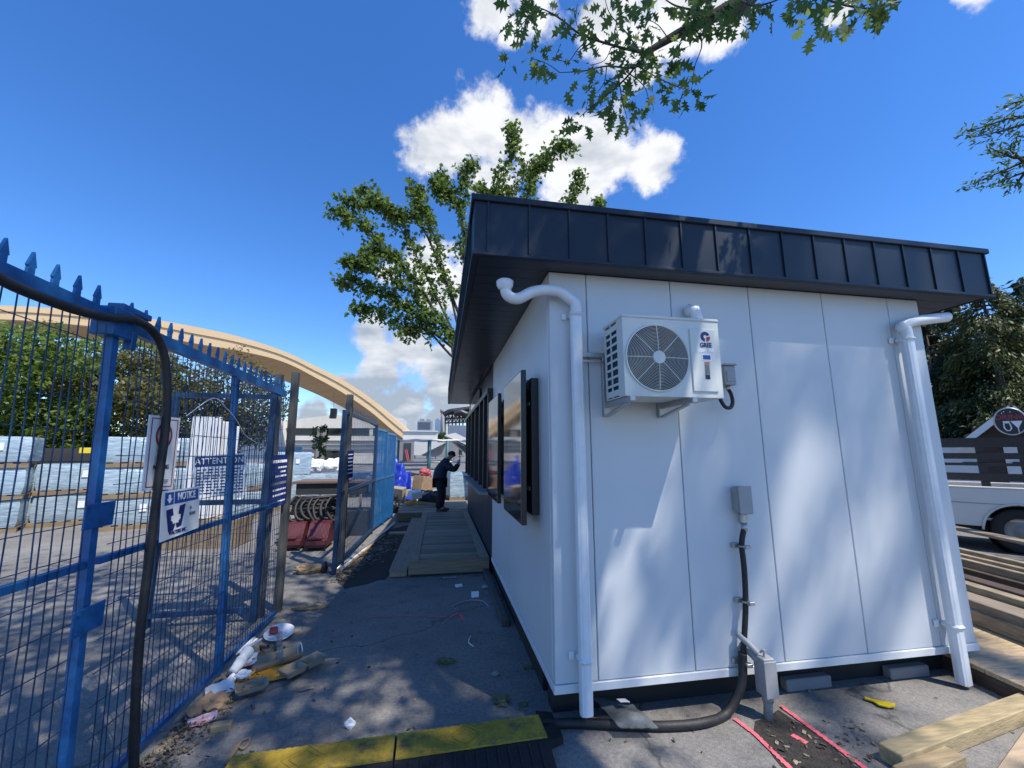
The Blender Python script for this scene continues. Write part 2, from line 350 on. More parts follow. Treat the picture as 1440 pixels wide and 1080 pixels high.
# ------------------------------------------------------------------ ground
def ground_mat(name, c0, c1, speck=.5, patch=None):
    m = bpy.data.materials.new(name); m.use_nodes = True; nt = m.node_tree; N = nt.nodes; L = nt.links; p = N['Principled BSDF']
    p.inputs['Roughness'].default_value = .82; p.inputs['Specular IOR Level'].default_value = .35
    tc = N.new('ShaderNodeTexCoord'); O = tc.outputs['Object']
    def nz(s, d=5, r=.6):
        n = N.new('ShaderNodeTexNoise'); n.inputs['Scale'].default_value = s; n.inputs['Detail'].default_value = d; n.inputs['Roughness'].default_value = r; L.new(O, n.inputs['Vector']); return n.outputs['Fac']
    def ramp(f, a, b, ca, cb):
        r = N.new('ShaderNodeValToRGB'); e = r.color_ramp.elements; e[0].position = a; e[1].position = b; e[0].color = (*ca, 1); e[1].color = (*cb, 1); L.new(f, r.inputs[0]); return r.outputs[0]
    def mix(mode, f, a, b):
        x = N.new('ShaderNodeMix'); x.data_type = 'RGBA'; x.blend_type = mode; x.inputs['Factor'].default_value = f; L.new(a, x.inputs['A']); L.new(b, x.inputs['B']); return x.outputs['Result']
    base = ramp(nz(.55, 7), .32, .7, c0, c1)
    sp = ramp(nz(150, 2), .35, .72, (.45, .45, .45), (1.7, 1.65, 1.6))
    st = ramp(nz(3.2, 8, .72), .28, .5, (.5, .5, .52), (1, 1, 1))
    gr = ramp(nz(38, 4), .35, .65, (.75, .75, .75), (1.2, 1.2, 1.2))
    col = mix('MULTIPLY', speck, base, sp); col = mix('MULTIPLY', .7, col, st); col = mix('MULTIPLY', .8, col, gr)
    v = N.new('ShaderNodeTexVoronoi'); v.feature = 'DISTANCE_TO_EDGE'; v.inputs['Scale'].default_value = .22
    wv = N.new('ShaderNodeVectorMath'); wv.operation = 'ADD'; nn = N.new('ShaderNodeTexNoise'); nn.inputs['Scale'].default_value = 1.3; nn.inputs['Detail'].default_value = 6; L.new(O, nn.inputs['Vector'])
    L.new(O, wv.inputs[0]); L.new(nn.outputs['Color'], wv.inputs[1]); L.new(wv.outputs[0], v.inputs['Vector'])
    ck = ramp(v.outputs['Distance'], .0, .0035, (.35, .35, .35), (1, 1, 1)); col = mix('MULTIPLY', .8, col, ck)
    L.new(col, p.inputs['Base Color'])
    b = N.new('ShaderNodeBump'); b.inputs['Strength'].default_value = .35; b.inputs['Distance'].default_value = .012; L.new(nz(130, 4), b.inputs['Height']); L.new(b.outputs[0], p.inputs['Normal'])
    return m
M_ASPH = ground_mat('asphalt', (.150, .145, .136), (.245, .236, .218))
b = MB(); S = 900; b.add([(-S, -S, 0), (S, -S, 0), (S, S, 0), (-S, S, 0)], [(0, 1, 2, 3)])
tag(b.build('ground', M_ASPH), kind='structure')
def ribbon(name, pts, wd, m, z=.004, jag=.25, seed=1, kind='structure', n=60):
    """a painted stroke on the ground with ragged edges"""
    b = MB(); P = [Vector((p[0], p[1], 0)) for p in pts]; seg = [(P[i+1]-P[i]).length for i in range(len(P)-1)]; T = sum(seg); vs = []
    for k in range(n+1):
        s = T*k/n; i = 0
        while i < len(seg)-1 and s > seg[i]: s -= seg[i]; i += 1
        d = (P[i+1]-P[i]).normalized(); q = P[i]+d*s; nn = Vector((-d.y, d.x, 0))
        a = wd*(.5+jag*mnoise.noise(Vector((k*.55, seed, 0)))); c = wd*(.5+jag*mnoise.noise(Vector((k*.55, seed+9, 3))))
        vs += [q+nn*a+Vector((0, 0, z)), q-nn*c+Vector((0, 0, z))]
    b.add(vs, [(2*k, 2*k+1, 2*k+3, 2*k+2) for k in range(n)]); o = b.build(name, m); return tag(o, kind=kind)
def blob(name, pts, m, z=.004, seed=1, amp=.12, kind='structure', th=0):
    """flat irregular patch lying on the ground"""
    P = [Vector((p[0], p[1], 0)) for p in pts]; vs = []; n = len(P); K = 10
    for i in range(n):
        for k in range(K):
            q = P[i].lerp(P[(i+1) % n], k/K); vs.append(q+Vector((mnoise.noise(q*5+Vector((seed, 0, 0)))*amp, mnoise.noise(q*5+Vector((0, seed, 4)))*amp, z)))
    b = MB(); b.add(vs, [tuple(range(len(vs)))]); return tag(b.build(name, m), kind=kind)
blob('soil_trench', [gp(1052, 1012), gp(1100, 1000), gp(1250, 1110), gp(1120, 1110)], M_SOIL, .004, 3, .05)
ribbon('paint_line', [gp(1033, 1012), gp(1062, 1034), gp(1130, 1100)], .028, M_PINK, .008, .3, 2)
ribbon('paint_line', [gp(1098, 994), gp(1150, 1032), gp(1235, 1096)], .030, M_PINK, .008, .3, 5)
ribbon('paint_line', [gp(1114, 1035), gp(1135, 1047)], .035, M_PINK, .008, .5, 7)
ribbon('paint_line', [gp(632, 868), gp(646, 862), gp(652, 872)], .035, M_PINK, .004, .6, 8)
ribbon('paint_line', [gp(520, 868), gp(575, 867), gp(628, 868)], .018, M_PINK, .004, .8, 11)
blob('soil_strip', [gp(470, 810), gp(548, 745), gp(590, 735), gp(545, 815), gp(480, 828)], M_SOIL, .004, 6, .09)
# ------------------------------------------------------------------ kiosk
K = thing('kiosk', 'white panelled kiosk with dark flat roof overhang and serving counter', 'kiosk', (0, 0, 0))
W_, DEP, ZB, ZP, ZT = 3.355, 8.5, .2, .25, 3.018
b = MB(); xs = [0, .29, .977, 1.665, 2.358, 3.026, W_]
for i in range(6): b.bbox((xs[i]+.003, 0, ZP+.003), (xs[i+1]-.003, .05, ZT), .004)
b.build('end_wall', M_WHITE, K)
b = MB()
for y0, y1 in ((.052, 1.62), (1.626, 3.2)): b.bbox((0, y0, ZP+.003), (.05, y1, ZT), .004)
b.build('side_wall', M_SIDE, K)
b = MB(); b.box((W_-.05, .052, ZB), (W_, DEP, ZT)); b.box((.05, DEP-.05, ZB), (W_-.052, DEP, ZT)); b.build('rear_wall', M_WHITE, K)
b = MB(); b.bbox((-.008, -.010, ZB), (W_+.008, .048, ZP), .003); b.bbox((-.008, .05, ZB), (.048, 3.2, ZP), .003); b.build('base_trim', M_TRIM, K)
b = MB(); b.box((.055, .055, ZB+.01), (W_-.055, DEP-.06, ZT-.01)); b.build('light_block', M_DKIN, K)  # hidden dark box added inside the walls to block light
b = MB(); b.box((.03, .17, 0.0), (W_-.05, .29, ZB)); b.box((.03, .43, 0), (.12, DEP-.1, ZB)); b.box((W_-.3, .43, 0), (W_-.2, DEP, ZB)); b.build('skid_beam', M_SKID, K)
# roof
b = MB(); b.box((-.55, -.17, 3.06), (3.875, DEP+.05, 3.40)); b.build('roof', M_NAVY, K)
F0x, F1x, F0y, F1y = -.567, 3.893, -.19, DEP+.07
f = MB()
f.box((F0x, F0y, 3.015), (F1x, F0y+.018, 3.43)); f.box((F0x, F0y+.02, 3.015), (F0x+.018, F1y, 3.43)); f.box((F1x-.018, F0y+.02, 3.015), (F1x, F1y, 3.43)); f.box((F0x+.02, F1y-.018, 3.015), (F1x-.02, F1y, 3.43))
fas = f.build('fascia', M_NAVY, K)
c = MB(); c.bbox((F0x-.022, F0y-.022, 3.405), (F1x+.022, F0y+.10, 3.45), .004); c.bbox((F0x-.022, F0y+.102, 3.405), (F0x+.10, F1y, 3.45), .004); c.bbox((F1x-.10, F0y+.102, 3.405), (F1x+.022, F1y, 3.45), .004); c.build('cap_flashing', M_NAVY, K)
c = MB(); c.bbox((F0x-.012, F0y-.014, 3.008), (F1x+.012, F0y+.03, 3.032), .003); c.bbox((F0x-.014, F0y+.032, 3.008), (F0x+.03, F1y, 3.032), .003); c.build('drip_edge', M_NAVY, K)
x = -.4736
while x < F1x: c = MB(); c.box((x-.006, F0y-.013, 3.034), (x+.006, F0y-.001, 3.404)); c.build('standing_seam', M_NAVY, fas); x += .2895
y = .1
while y < F1y: c = MB(); c.box((F0x-.019, y-.007, 3.034), (F0x-.001, y+.007, 3.404)); c.build('standing_seam', M_NAVY, fas); y += .2895
s = MB(); y = F0y+.035
while y < F1y-.04:
    y2 = min(y+.148, F1y-.03); s.box((F0x+.035, y, 3.02), (-.002 if y > -.05 else F1x-.03, y2, 3.045)) if y > -.05 else s.box((F0x+.035, y, 3.02), (F1x-.03, y2, 3.045))
    if y > -.05: s.box((W_+.004, y, 3.02), (F1x-.03, y2, 3.045))
    y += .152
s.build('soffit', M_SOFF, K)
# serving front
fr = MB(); Z0, Z1 = 1.10, 2.56
fr.box((.01, 3.203, 2.60), (.06, DEP, ZT-.002)); fr.build('upper_panel', M_SOFF, K)
fr = MB(); fr.box((.005, 3.203, ZB), (.055, DEP, 1.085)); fr.build('lower_panel', M_NAVY, K)
g = MB(); g.box((.035, 3.28, 1.13), (.045, DEP-.06, 2.56)); g.build('window_glass', M_GLASS, K)
g = MB(); g.bbox((-.035, 5.1, 2.66), (-.002, 7.2, 2.94), .004); g.build('transom_window', M_GLASS, K)
for ym in (3.24, 3.85, 4.6, 5.55, 6.6, 7.55, 8.44):
    g = MB(); g.bbox((-.075, ym-.035, 1.135), (.03, ym+.035, 2.60), .004); g.build('mullion', M_BLACK, K)
g = MB(); g.bbox((-.085, 3.203, 2.56), (.008, DEP, 2.64), .004); g.build('window_head', M_BLACK, K)
g = MB(); g.bbox((-.19, 3.21, 1.09), (.034, 7.3, 1.132), .006); g.build('counter', M_CONCD, K)
# downspouts
def smooth(pts, n=6):
    P = [Vector(p) for p in pts]; out = []
    for i in range(len(P)-1):
        p0 = P[max(i-1, 0)]; p1 = P[i]; p2 = P[i+1]; p3 = P[min(i+2, len(P)-1)]
        for k in range(n):
            t = k/n; out.append(.5*((2*p1)+(p2-p0)*t+(2*p0-5*p1+4*p2-p3)*t*t+(3*p1-p0-3*p2+p3)*t**3))
    return out+[P[-1]]
def downspout(px, x, zt, zb, r, collar):
    yy = -.075; pts = [Vector(ony(a, c_, yy)) for a, c_ in px]+[Vector((x, yy, zt+.05)), Vector((x, yy, zt-.03))]
    b = MB(); b.tube(smooth(pts, 5), r*.96, 16); d = b.build('downspout', M_PIPE, K)
    xo, yo, zo = pts[0]
    # fluted straight length
    s = MB(); vs = []; n = 36
    for z in (zt+.0, zb):
        for j in range(n):
            a = 2*PI*j/n; q = r*(1+.055*(1 if (j//2) % 2 else -1)*.5)
            cx = math.copysign(abs(math.cos(a))**.62, math.cos(a)); cy = math.copysign(abs(math.sin(a))**.62, math.sin(a))
            vs.append((x+q*cx*.96, yy+q*cy*.8, z))
    s.add(vs, [(j, n+j, n+(j+1) % n, (j+1) % n) for j in range(n)]); s.add(vs[n:], [tuple(range(n))]); s.build('straight_pipe', M_PIPE, d)
    for z in (zt-.03, .42):
        q = MB(); q.bbox((x-r*1.09, -.124, z-.022), (x+r*1.09, -.002, z+.022), .02); q.bbox((x-r*2.1, -.02, z-.025), (x-r*1.2, -.003, z+.025), .005); q.build('pipe_strap', M_PIPE, d)
    if collar: q = MB(); q.lathe([(r*1.0, -.03), (r*1.4, 0), (r*1.5, .03), (r*1.2, .04), (.001, .04)], (xo, yo, zo), 18); q.build('outlet_collar', M_PIPE, d)
    return d
d1 = downspout([(710, 402), (714, 415), (728, 420), (748, 411), (768, 408), (788, 411), (801, 420)], .176, 2.70, .115, .041, True)
d2 = downspout([(1331, 446), (1305, 449), (1283, 452), (1268, 459)], 3.065, 2.66, .03, .045, False)
# ------------------------------------------------------------------ menu screens on the side wall
def screen(y0, label):
    t = thing('menu_screen', label, 'screen', (0, y0, 1.17), 'screens on the kiosk side wall'); y1 = y0+.86; z0, z1 = 1.17, 2.33
    b = MB(); b.bbox((-.150, y0, z0), (-.112, y1, z1), .003); b.build('screen_frame', M_BLACK, t)
    b = MB(); b.bbox((-.1535, y0+.012, z0+.012), (-.1505, y1-.012, z1-.012), .001); b.build('glass_front', M_SCREEN, t)
    b = MB(); b.bbox((-.062, y0+.06, z0+.06), (-.002, y1-.03, z1-.05), .004); b.build('mount_box', M_BLACK, t)
    b = MB()
    for z in (z0+.25, z1-.25):
        b.bar((-.113, y0+.12, z), (-.06, y0+.45, z), .02, .03); b.bar((-.113, y0+.45, z), (-.06, y0+.12, z), .015, .03); b.bar((-.113, y1-.1, z), (-.06, y1-.1, z), .02, .03)
    for k in range(4): b.bar((-.113, y0+.10, z1-.06-k*.02), (-.06, y0+.14, z1-.06-k*.02), .006, .006)
    b.build('mount_arm', M_STEEL, t)
screen(.29, 'nearer black glossy screen on wall bracket, closest to kiosk corner')
screen(1.58, 'farther black glossy screen on wall bracket, next to serving counter')
# ------------------------------------------------------------------ air conditioner
A = thing('air_conditioner', 'cream outdoor air conditioner unit with round fan grille on wall brackets', 'air conditioner', (.72, 0, 2.04))
ax0, ax1, ay0, ay1, az0, az1 = .372, 1.055, -.40, -.10, 2.045, 2.555
fc = Vector(ony(925, 503, ay0)); fc = Vector((fc.x, ay0, fc.z)); fr_ = .212
b = MB()
# shell: front plate with round opening, plus back, sides, bottom
n = 48; ring = [(fc.x+fr_*math.cos(2*PI*i/n), ay0, fc.z+fr_*math.sin(2*PI*i/n)) for i in range(n)]
def edge(i):
    a = 2*PI*i/n; dx, dz = math.cos(a), math.sin(a); t = 9
    if dx > 0: t = min(t, (ax1-fc.x)/dx)
    if dx < 0: t = min(t, (ax0-fc.x)/dx)
    if dz > 0: t = min(t, (az1-fc.z)/dz)
    if dz < 0: t = min(t, (az0-fc.z)/dz)
    return (fc.x+dx*t, ay0, fc.z+dz*t)
out = [edge(i) for i in range(n)]
b.add(ring+out, [(i, n+i, n+(i+1) % n, (i+1) % n)[::-1] for i in range(n)])
# corner fillers of the plate
for cx, cz in ((ax0, az0), (ax1, az0), (ax1, az1), (ax0, az1)):
    near = sorted(range(n), key=lambda i: (out[i][0]-cx)**2+(out[i][2]-cz)**2)[:2]; b.add([out[near[0]], out[near[1]], (cx, ay0, cz)], [(0, 1, 2)])
b.tube([(fc.x, ay0, fc.z), (fc.x, ay0+.13, fc.z)], fr_, 48, 1, False, True)
b.box((ax0+.02, ay1-.006, az0), (ax1, ay1, az1)); b.box((ax1-.006, ay0+.001, az0), (ax1, ay1-.007, az1)); b.box((ax0, ay0+.001, az0), (ax1-.007, ay1-.007, az0+.006))
# left side frame with two columns of eight openings
b.box((ax0, ay0+.001, az0+.007), (ax0+.006, ay0+.09, az1)); b.box((ax0, ay1-.03, az0+.007), (ax0+.006, ay1-.007, az1)); b.box((ax0, ay0+.18, az0+.007), (ax0+.006, ay0+.195, az1))
for k in range(9):
    z = az0+.035+k*(az1-az0-.07)/8; hh = .008 if 0 < k < 8 else .02
    b.box((ax0+.0005, ay0+.091, z-hh), (ax0+.0055, ay0+.179, z+hh)); b.box((ax0+.0005, ay0+.196, z-hh), (ax0+.0055, ay1-.031, z+hh))
b.build('shell', [M_ACW, M_DKIN], A)
b = MB(); b.bbox((ax0-.006, ay0-.006, az1+.001), (ax1+.006, ay1+.006, az1+.022), .006); b.build('top_cover', M_ACW, A)
b = MB(); b.box((ax0+.02, ay0+.085, az0+.01), (ax0+.03, ay1-.01, az1-.005))
for k in range(36): b.box((ax0+.012, ay0+.09+k*.0055, az0+.02), (ax0+.0195, ay0+.0915+k*.0055, az1-.02))
b.build('coil', M_COIL, A)
b = MB(); b.disc((fc.x, ay0+.13, fc.z), (0, 1, 0), fr_+.002, 40, 0, .004); b.build('fan_cavity', M_DKIN, A)
g = MB()
for k in range(4):
    a0 = k*PI/2+.4
    g.grid(lambda u, v: Vector((fc.x+(.05+.14*u)*math.cos(a0+v*1.1), ay0+.075+.03*v, fc.z+(.05+.14*u)*math.sin(a0+v*1.1))), 6, 6)
g.build('fan_blades', M_SKID, A)
g = MB()
for k in range(19): g.ring((fc.x, ay0-.004-.010*(1-(k/18)**2), fc.z), (0, 1, 0), .048+k*.0091, .0016, 64, 5)
for k in range(8):
    a = k*PI/4; g.tube([(fc.x+r_*math.cos(a), ay0-.006-.010*(1-((r_-.04)/.172)**2), fc.z+r_*math.sin(a)) for r_ in (.03, .08, .13, .18, .222)], .0028, 6)
g.disc((fc.x, ay0-.010, fc.z), (0, -1, 0), .042, 32, 0, .010); g.ring((fc.x, ay0-.003, fc.z), (0, 1, 0), fr_+.006, .007, 64, 6)
g.build('fan_grille', M_ACW, A)
px0 = ony(971, 500, ay0).x; px1 = ony(1006, 500, ay0).x; pz1 = ony(985, 463, ay0).z; pz0 = ony(985, 551, ay0).z
b = MB(); b.bbox((px0, ay0-.009, pz0), (px1, ay0-.001, pz1), .006); pn = b.build('service_panel', M_ACW, A)
yl = ay0-.0095; cx = (px0+px1)/2; pc = lambda x, y: Vector(ony(x, y, yl))
def plate(x0, y0, x1, y1, m, name, par, yy=None, th=.0008):
    a = pc(x0, y0); c_ = pc(x1, y1); b = MB(); b.box((min(a.x, c_.x), (yy or yl)-th, min(a.z, c_.z)), (max(a.x, c_.x), (yy or yl), max(a.z, c_.z))); return b.build(name, m, par)
lg = pc(991.5, 473.5)
def sector(c0, r0, r1, a0, a1, m, nm, yy):
    b = MB(); q = [(c0.x+r1*math.cos(a0+(a1-a0)*k/20), yy, c0.z+r1*math.sin(a0+(a1-a0)*k/20)) for k in range(21)]
    q += [(c0.x+r0*math.cos(a1+(a0-a1)*k/20), yy, c0.z+r0*math.sin(a1+(a0-a1)*k/20)) for k in range(21)]
    b.prism(q, (0, -.0008, 0)); return b.build(nm, m, A)
sector(lg, .012, .034, R(20), R(262), M_SIGNN, 'emblem', yl)
sector(lg+Vector((.006, 0, -.004)), .002, .029, R(-88), R(16), M_SIGNR, 'emblem', yl-.0009)
lettering('GREE', .044, pc(992.5, 485.6)+Vector((0, -.0005, 0)), (1, 0, 0), (0, 0, 1), M_SIGNN, A, sx=.82)
plate(980.5, 489.5, 992, 495.5, M_SIGNW, 'label', A); plate(996, 489.5, 1004, 495, M_SIGNW, 'label', A)
plate(986.5, 497.5, 1000.5, 507.5, M_SIGNW, 'label', A); plate(988.2, 499.3, 999.2, 505.8, M_SIGNB, 'label', A, yl-.0009)
plate(990.5, 509, 998.2, 512, M_SIGNO, 'label', A); plate(990.8, 512.3, 998.6, 527, M_SIGNG, 'label', A); plate(992, 527.2, 999, 533.5, M_SIGNK, 'label', A)
# brackets
for bx in (ax0+.03, ax0+.45):
    b = MB(); b.bbox((bx-.018, -.44, az0-.036), (bx+.018, -.045, az0-.002), .003); b.bbox((bx-.022, -.044, az0-.10), (bx+.022, -.003, az0+.36), .003); b.bar((bx, -.36, az0-.04), (bx, -.045, az0-.095), .03, .012); b.build('bracket', M_STEEL, A)
b = MB(); b.bbox((.225, -.045, 2.37), (.40, -.004, 2.405), .003); b.bbox((.225, -.06, 2.33), (.40, -.046, 2.345), .002); b.build('rail', M_STEEL, A)
b = MB(); pp = ony(979, 450, -.07)
b.tube([(pp.x-.03, -.02, pp.z+.075), (pp.x-.03, -.05, pp.z+.085), (pp.x-.015, -.075, pp.z+.07), (pp.x, -.08, pp.z+.03), (pp.x+.005, -.08, pp.z-.12)], [.042, .046, .046, .042, .042], 14); b.build('pipe_cover', M_PIPE, A)
# isolator box and its cable loop
q0 = ony(1021, 529, -.05)
B = thing('isolator_box', 'small grey electrical isolator box on wall right of the air conditioner', 'electrical box', (q0.x, 0, q0.z))
b = MB(); b.bbox((q0.x-.045, -.10, q0.z-.075), (q0.x+.045, -.003, q0.z+.07), .006); b.build('box_body', M_GREY, B)
b = MB(); b.bbox((q0.x-.05, -.115, q0.z+.071), (q0.x+.05, -.003, q0.z+.085), .004); b.bbox((q0.x-.035, -.106, q0.z-.05), (q0.x+.035, -.101, q0.z+.03), .002); b.build('box_cover', M_GREY, B)
b = MB(); b.tube([(q0.x, -.06, q0.z-.075), (q0.x, -.06, q0.z-.11)], .016, 10); b.build('gland', M_STEEL, B)
b = MB(); pts = []
c0 = Vector((q0.x-.075, -.10, q0.z-.15)); 
pts = [(q0.x, -.06, q0.z-.10), (q0.x+.004, -.08, q0.z-.14), (q0.x-.004, -.10, q0.z-.20), (q0.x-.04, -.12, q0.z-.245), (q0.x-.09, -.13, q0.z-.245), (q0.x-.13, -.14, q0.z-.20), (q0.x-.145, -.15, q0.z-.15), (q0.x-.14, -.16, q0.z-.11)]
b.tube(smooth(pts), .0135, 10); b.build('cable', M_HOSE, B)
# power conduit up the wall
cb = ony(1043, 704, -.05)
E_ = thing('power_conduit', 'black power conduit clamped up the white wall to a grey box', 'conduit', (cb.x, 0, 0))
b = MB(); b.bbox((cb.x-.048, -.085, cb.z-.085), (cb.x+.048, -.003, cb.z+.10), .014); b.bbox((cb.x-.053, -.094, cb.z-.09), (cb.x+.053, -.086, cb.z+.104), .004)
b.build('conduit_body', M_GREY, E_)
b = MB(); b.bbox((cb.x-.026, -.07, cb.z-.16), (cb.x+.026, -.02, cb.z-.086), .01); b.tube([(cb.x, -.05, cb.z-.16), (cb.x, -.05, cb.z-.21)], .021, 12); b.build('connector', M_STEEL, E_)
P_ = [(cb.x, -.05, cb.z-.19)]+[tuple(ony(x, y, -.055)) for x, y in ((1043, 765), (1046.5, 800), (1048.5, 845), (1047, 890), (1044.5, 925))]
b = MB(); b.tube(smooth(P_), .0185, 12); b.build('conduit_tube', M_HOSE, E_)
z_ = Vector(ony(1044.5, 925, -.06)); P2 = [tuple(z_+Vector((0, 0, .03))), tuple(z_+Vector((-.005, 0, -.05))), tuple(ony(1042, 965, -.07))]+[tuple(gp(x, y, .028)) for x, y in ((1022, 1003), (990, 1016), (940, 1021), (880, 1020), (820, 1017), (770, 1018), (745, 1022))]
b = MB(); b.tube(smooth(P2), .027, 12); b.build('ground_hose', M_HOSE, E_)
for (x, y) in ((1044, 768), (1049, 846), (1046, 932)):
    p = Vector(ony(x, y, -.055)); b = MB(); b.bbox((p.x-.055, -.03, p.z-.016), (p.x+.03, -.003, p.z+.016), .003); b.ring(p, (0, 0, 1), .022, .006, 20, 6); b.bbox((p.x-.012, -.105, p.z-.012), (p.x+.03, -.075, p.z+.012), .003); b.build('clamp', M_STEEL, E_)
# junction box on a stub pipe
jb = Vector(ony(1075, 945, -.13))
J = thing('junction_box', 'grey junction box on a short grey pipe rising from the ground', 'junction box', (jb.x, jb.y, 0))
gpz = Vector(gp(1081, 1012)); 
b = MB(); b.bbox((jb.x-.042, -.18, jb.z-.13), (jb.x+.042, -.085, jb.z+.10), .006); b.bbox((jb.x-.046, -.188, jb.z-.13), (jb.x+.046, -.181, jb.z+.085), .003); b.build('box_body', M_GREY, J)
b = MB(); b.tube([(jb.x+.004, -.13, jb.z-.13), (jb.x+.008, -.13, .12), (gpz.x, -.13, -.02)], [.03, .027, .027], 14); b.tube([(jb.x+.005, -.13, jb.z-.131), (jb.x+.006, -.13, jb.z-.17)], .034, 14); b.build('stub_pipe', M_GREY, J)
b = MB(); b.tube(smooth([(jb.x-.02, -.12, jb.z+.06), (jb.x-.03, -.07, jb.z+.09), (jb.x-.06, -.004, jb.z+.12)]), .03, 12); b.build('elbow_pipe', M_GREY, J)
b = MB(); b.tube(smooth([(jb.x-.03, -.12, jb.z+.11), (jb.x-.06, -.09, jb.z+.15), (jb.x-.10, -.03, jb.z+.20)]), .02, 10); b.tube(smooth([(jb.x-.02, -.13, jb.z+.12), (jb.x-.005, -.15, jb.z+.14), (jb.x-.01, -.15, jb.z+.10)]), .008, 8); b.build('cable_end', M_GREY, J)
# support blocks
for (x0, x1, lab) in ((1108, 1172, 'grey concrete block under the middle of the kiosk'), (1288, 1345, 'grey concrete block under the right end of the kiosk')):
    p = Vector(gp((x0+x1)/2, 971)); hw = (ony(x1, 960, p.y).x-ony(x0, 960, p.y).x)/2
    b = MB(); b.bbox((p.x-hw, .095, 0), (p.x+hw, .165, .08), .008); tag(b.build('concrete_block', M_CONCD, org=(p.x, p.y, 0)), lab, 'block', 'blocks under the kiosk')
# ------------------------------------------------------------------ blue welded-mesh fence leaves
def fpt(y, z, off=0): return Vector((FX0+off+FXK*z, y, z))
def mesh_panel(P, u0, u1, z0, z1, sp, hz, rv, bend, seed):
    """P(u, z, off) maps panel coordinates to the place; upright wires, cross wires"""
    b = MB(); r_ = random.Random(seed); u = u0+sp*.5
    while u < u1:
        ph = r_.uniform(-.008, .008); k = 9
        pts = [P(u+ph+(r_.uniform(-bend, bend) if 0 < i < k-1 else 0), z0+(z1-z0)*i/(k-1), .004) for i in range(k)]
        b.tube(pts, rv, 4, 0, False, False); u += sp
    z = z0+hz*.6; 
    while z < z1:
        n = max(2, int((u1-u0)/.4)); b.tube([P(u0+(u1-u0)*i/n, z+r_.uniform(-.004, .004), -.003) for i in range(n+1)], rv*.9, 4, 0, False, False); z += hz
    return b
def spike(c, m, par, h=.085, w=.019, th=.014):
    b = MB(); c = Vector(c)
    prof = [(-w*.8, 0), (w*.8, 0), (w*.72, h*.42), (w*1.0, h*.5), (0, h*1.25), (-w*1.0, h*.5), (-w*.72, h*.42)]
    b.prism([(c.x-th/2, c.y+a, c.z+z) for a, z in prof], (th, 0, 0)); return b.build('spike', m, par)
def leaf(label, y0, y1, posts, z1a, z1b, sp=.05, group='blue fence panels along the yard edge', seed=1, spikes=True):
    t = thing('fence_panel', label, 'fence', (FX0, (y0+y1)/2, 0), group)
    zt = lambda y: z1a+(z1b-z1a)*(y-y0)/(y1-y0)
    for y in posts:
        b = MB(); b.bar(fpt(y, .03), fpt(y, zt(y)), .042, .042, (1, 0, 0)); b.build('post', M_BLUE, t)
    for z in (.07, 1.16, None):
        b = MB(); za = zt(y0) if z is None else z; zb = zt(y1) if z is None else z
        b.bar(fpt(y0, za-.0, .001), fpt(y1, zb, .001), .042 if z is None else .032, .07 if z is None else .034); b.build('rail', M_BLUE, t)
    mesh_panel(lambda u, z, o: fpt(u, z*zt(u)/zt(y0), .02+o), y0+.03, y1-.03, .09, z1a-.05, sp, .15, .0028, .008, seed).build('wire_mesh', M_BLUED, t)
    if spikes:
        y = y0+.05
        while y < y1-.02:
            spike(fpt(y, zt(y)+.036), M_BLUE, t); y += .115
    return t
fA = leaf('nearest blue spiked mesh fence panel, cut off by the left edge', -2.9, -.345, (-.315,), 2.44, 2.40, seed=3)
# hinge plates
for zz in (1.39, .91):
    p = fpt(-.31, zz); b = MB(); b.bbox((p.x+.03, p.y-.10, zz-.06), (p.x+.038, p.y+.085, zz+.06), .003)
    for dy in (-.075, .06):
        for dz in (-.042, .042): b.disc((p.x+.038, p.y+dy, zz+dz), (1, 0, 0), .009, 12, 0, .006)
    b.build('hinge_plate', M_BLUE, fA)
p = fpt(-.31, 2.42); b = MB(); b.bbox((p.x-.05, p.y-.08, 2.30), (p.x+.06, p.y+.06, 2.455), .006); b.bbox((p.x-.03, p.y-.02, 2.456), (p.x+.05, p.y+.20, 2.49), .004); b.bbox((p.x+.0, p.y+.08, 2.26), (p.x+.045, p.y+.12, 2.36), .004); b.build('latch_box', M_BLUE, fA)
fB = leaf('blue spiked mesh gate leaf carrying the NO PARKING sign', -.255, 2.13, (1.03,), 2.395, 2.34, seed=5)
# wooden posts at the opening
def wpost(px, pyb, pyt, w, label, lean=0, Y=None, X=None):
    base = Vector((X, Y, 0)); d = ray(px[1], pyt); t = (Y-CAM.y)/d.y; top = CAM+d*t
    o = MB(); o.bar(base, (base.x+lean, Y, top.z), w, w*.95, (1, 0, 0))
    o = o.build('timber_post', M_WOLD, org=base); tag(o, label, 'post', 'timber gate posts'); return o
p = ony(397, 700, 2.22); wpost((0, 396), 0, 527, .07, 'weathered timber post at end of the blue gate, left one of the pair', -.03, 2.22, Vector(gp(381, 853)).x+.0)
wpost((0, 408), 0, 524, .075, 'weathered timber post behind the navy notice board, right one of the pair', -.03, 2.36, Vector(ony(391, 850, 2.36)).x)
wp3 = wpost((0, 489), 0, 555, .09, 'weathered timber post at hinge of the far blue leaf', -.02, 3.95, Vector(ony(481, 760, 3.95)).x)
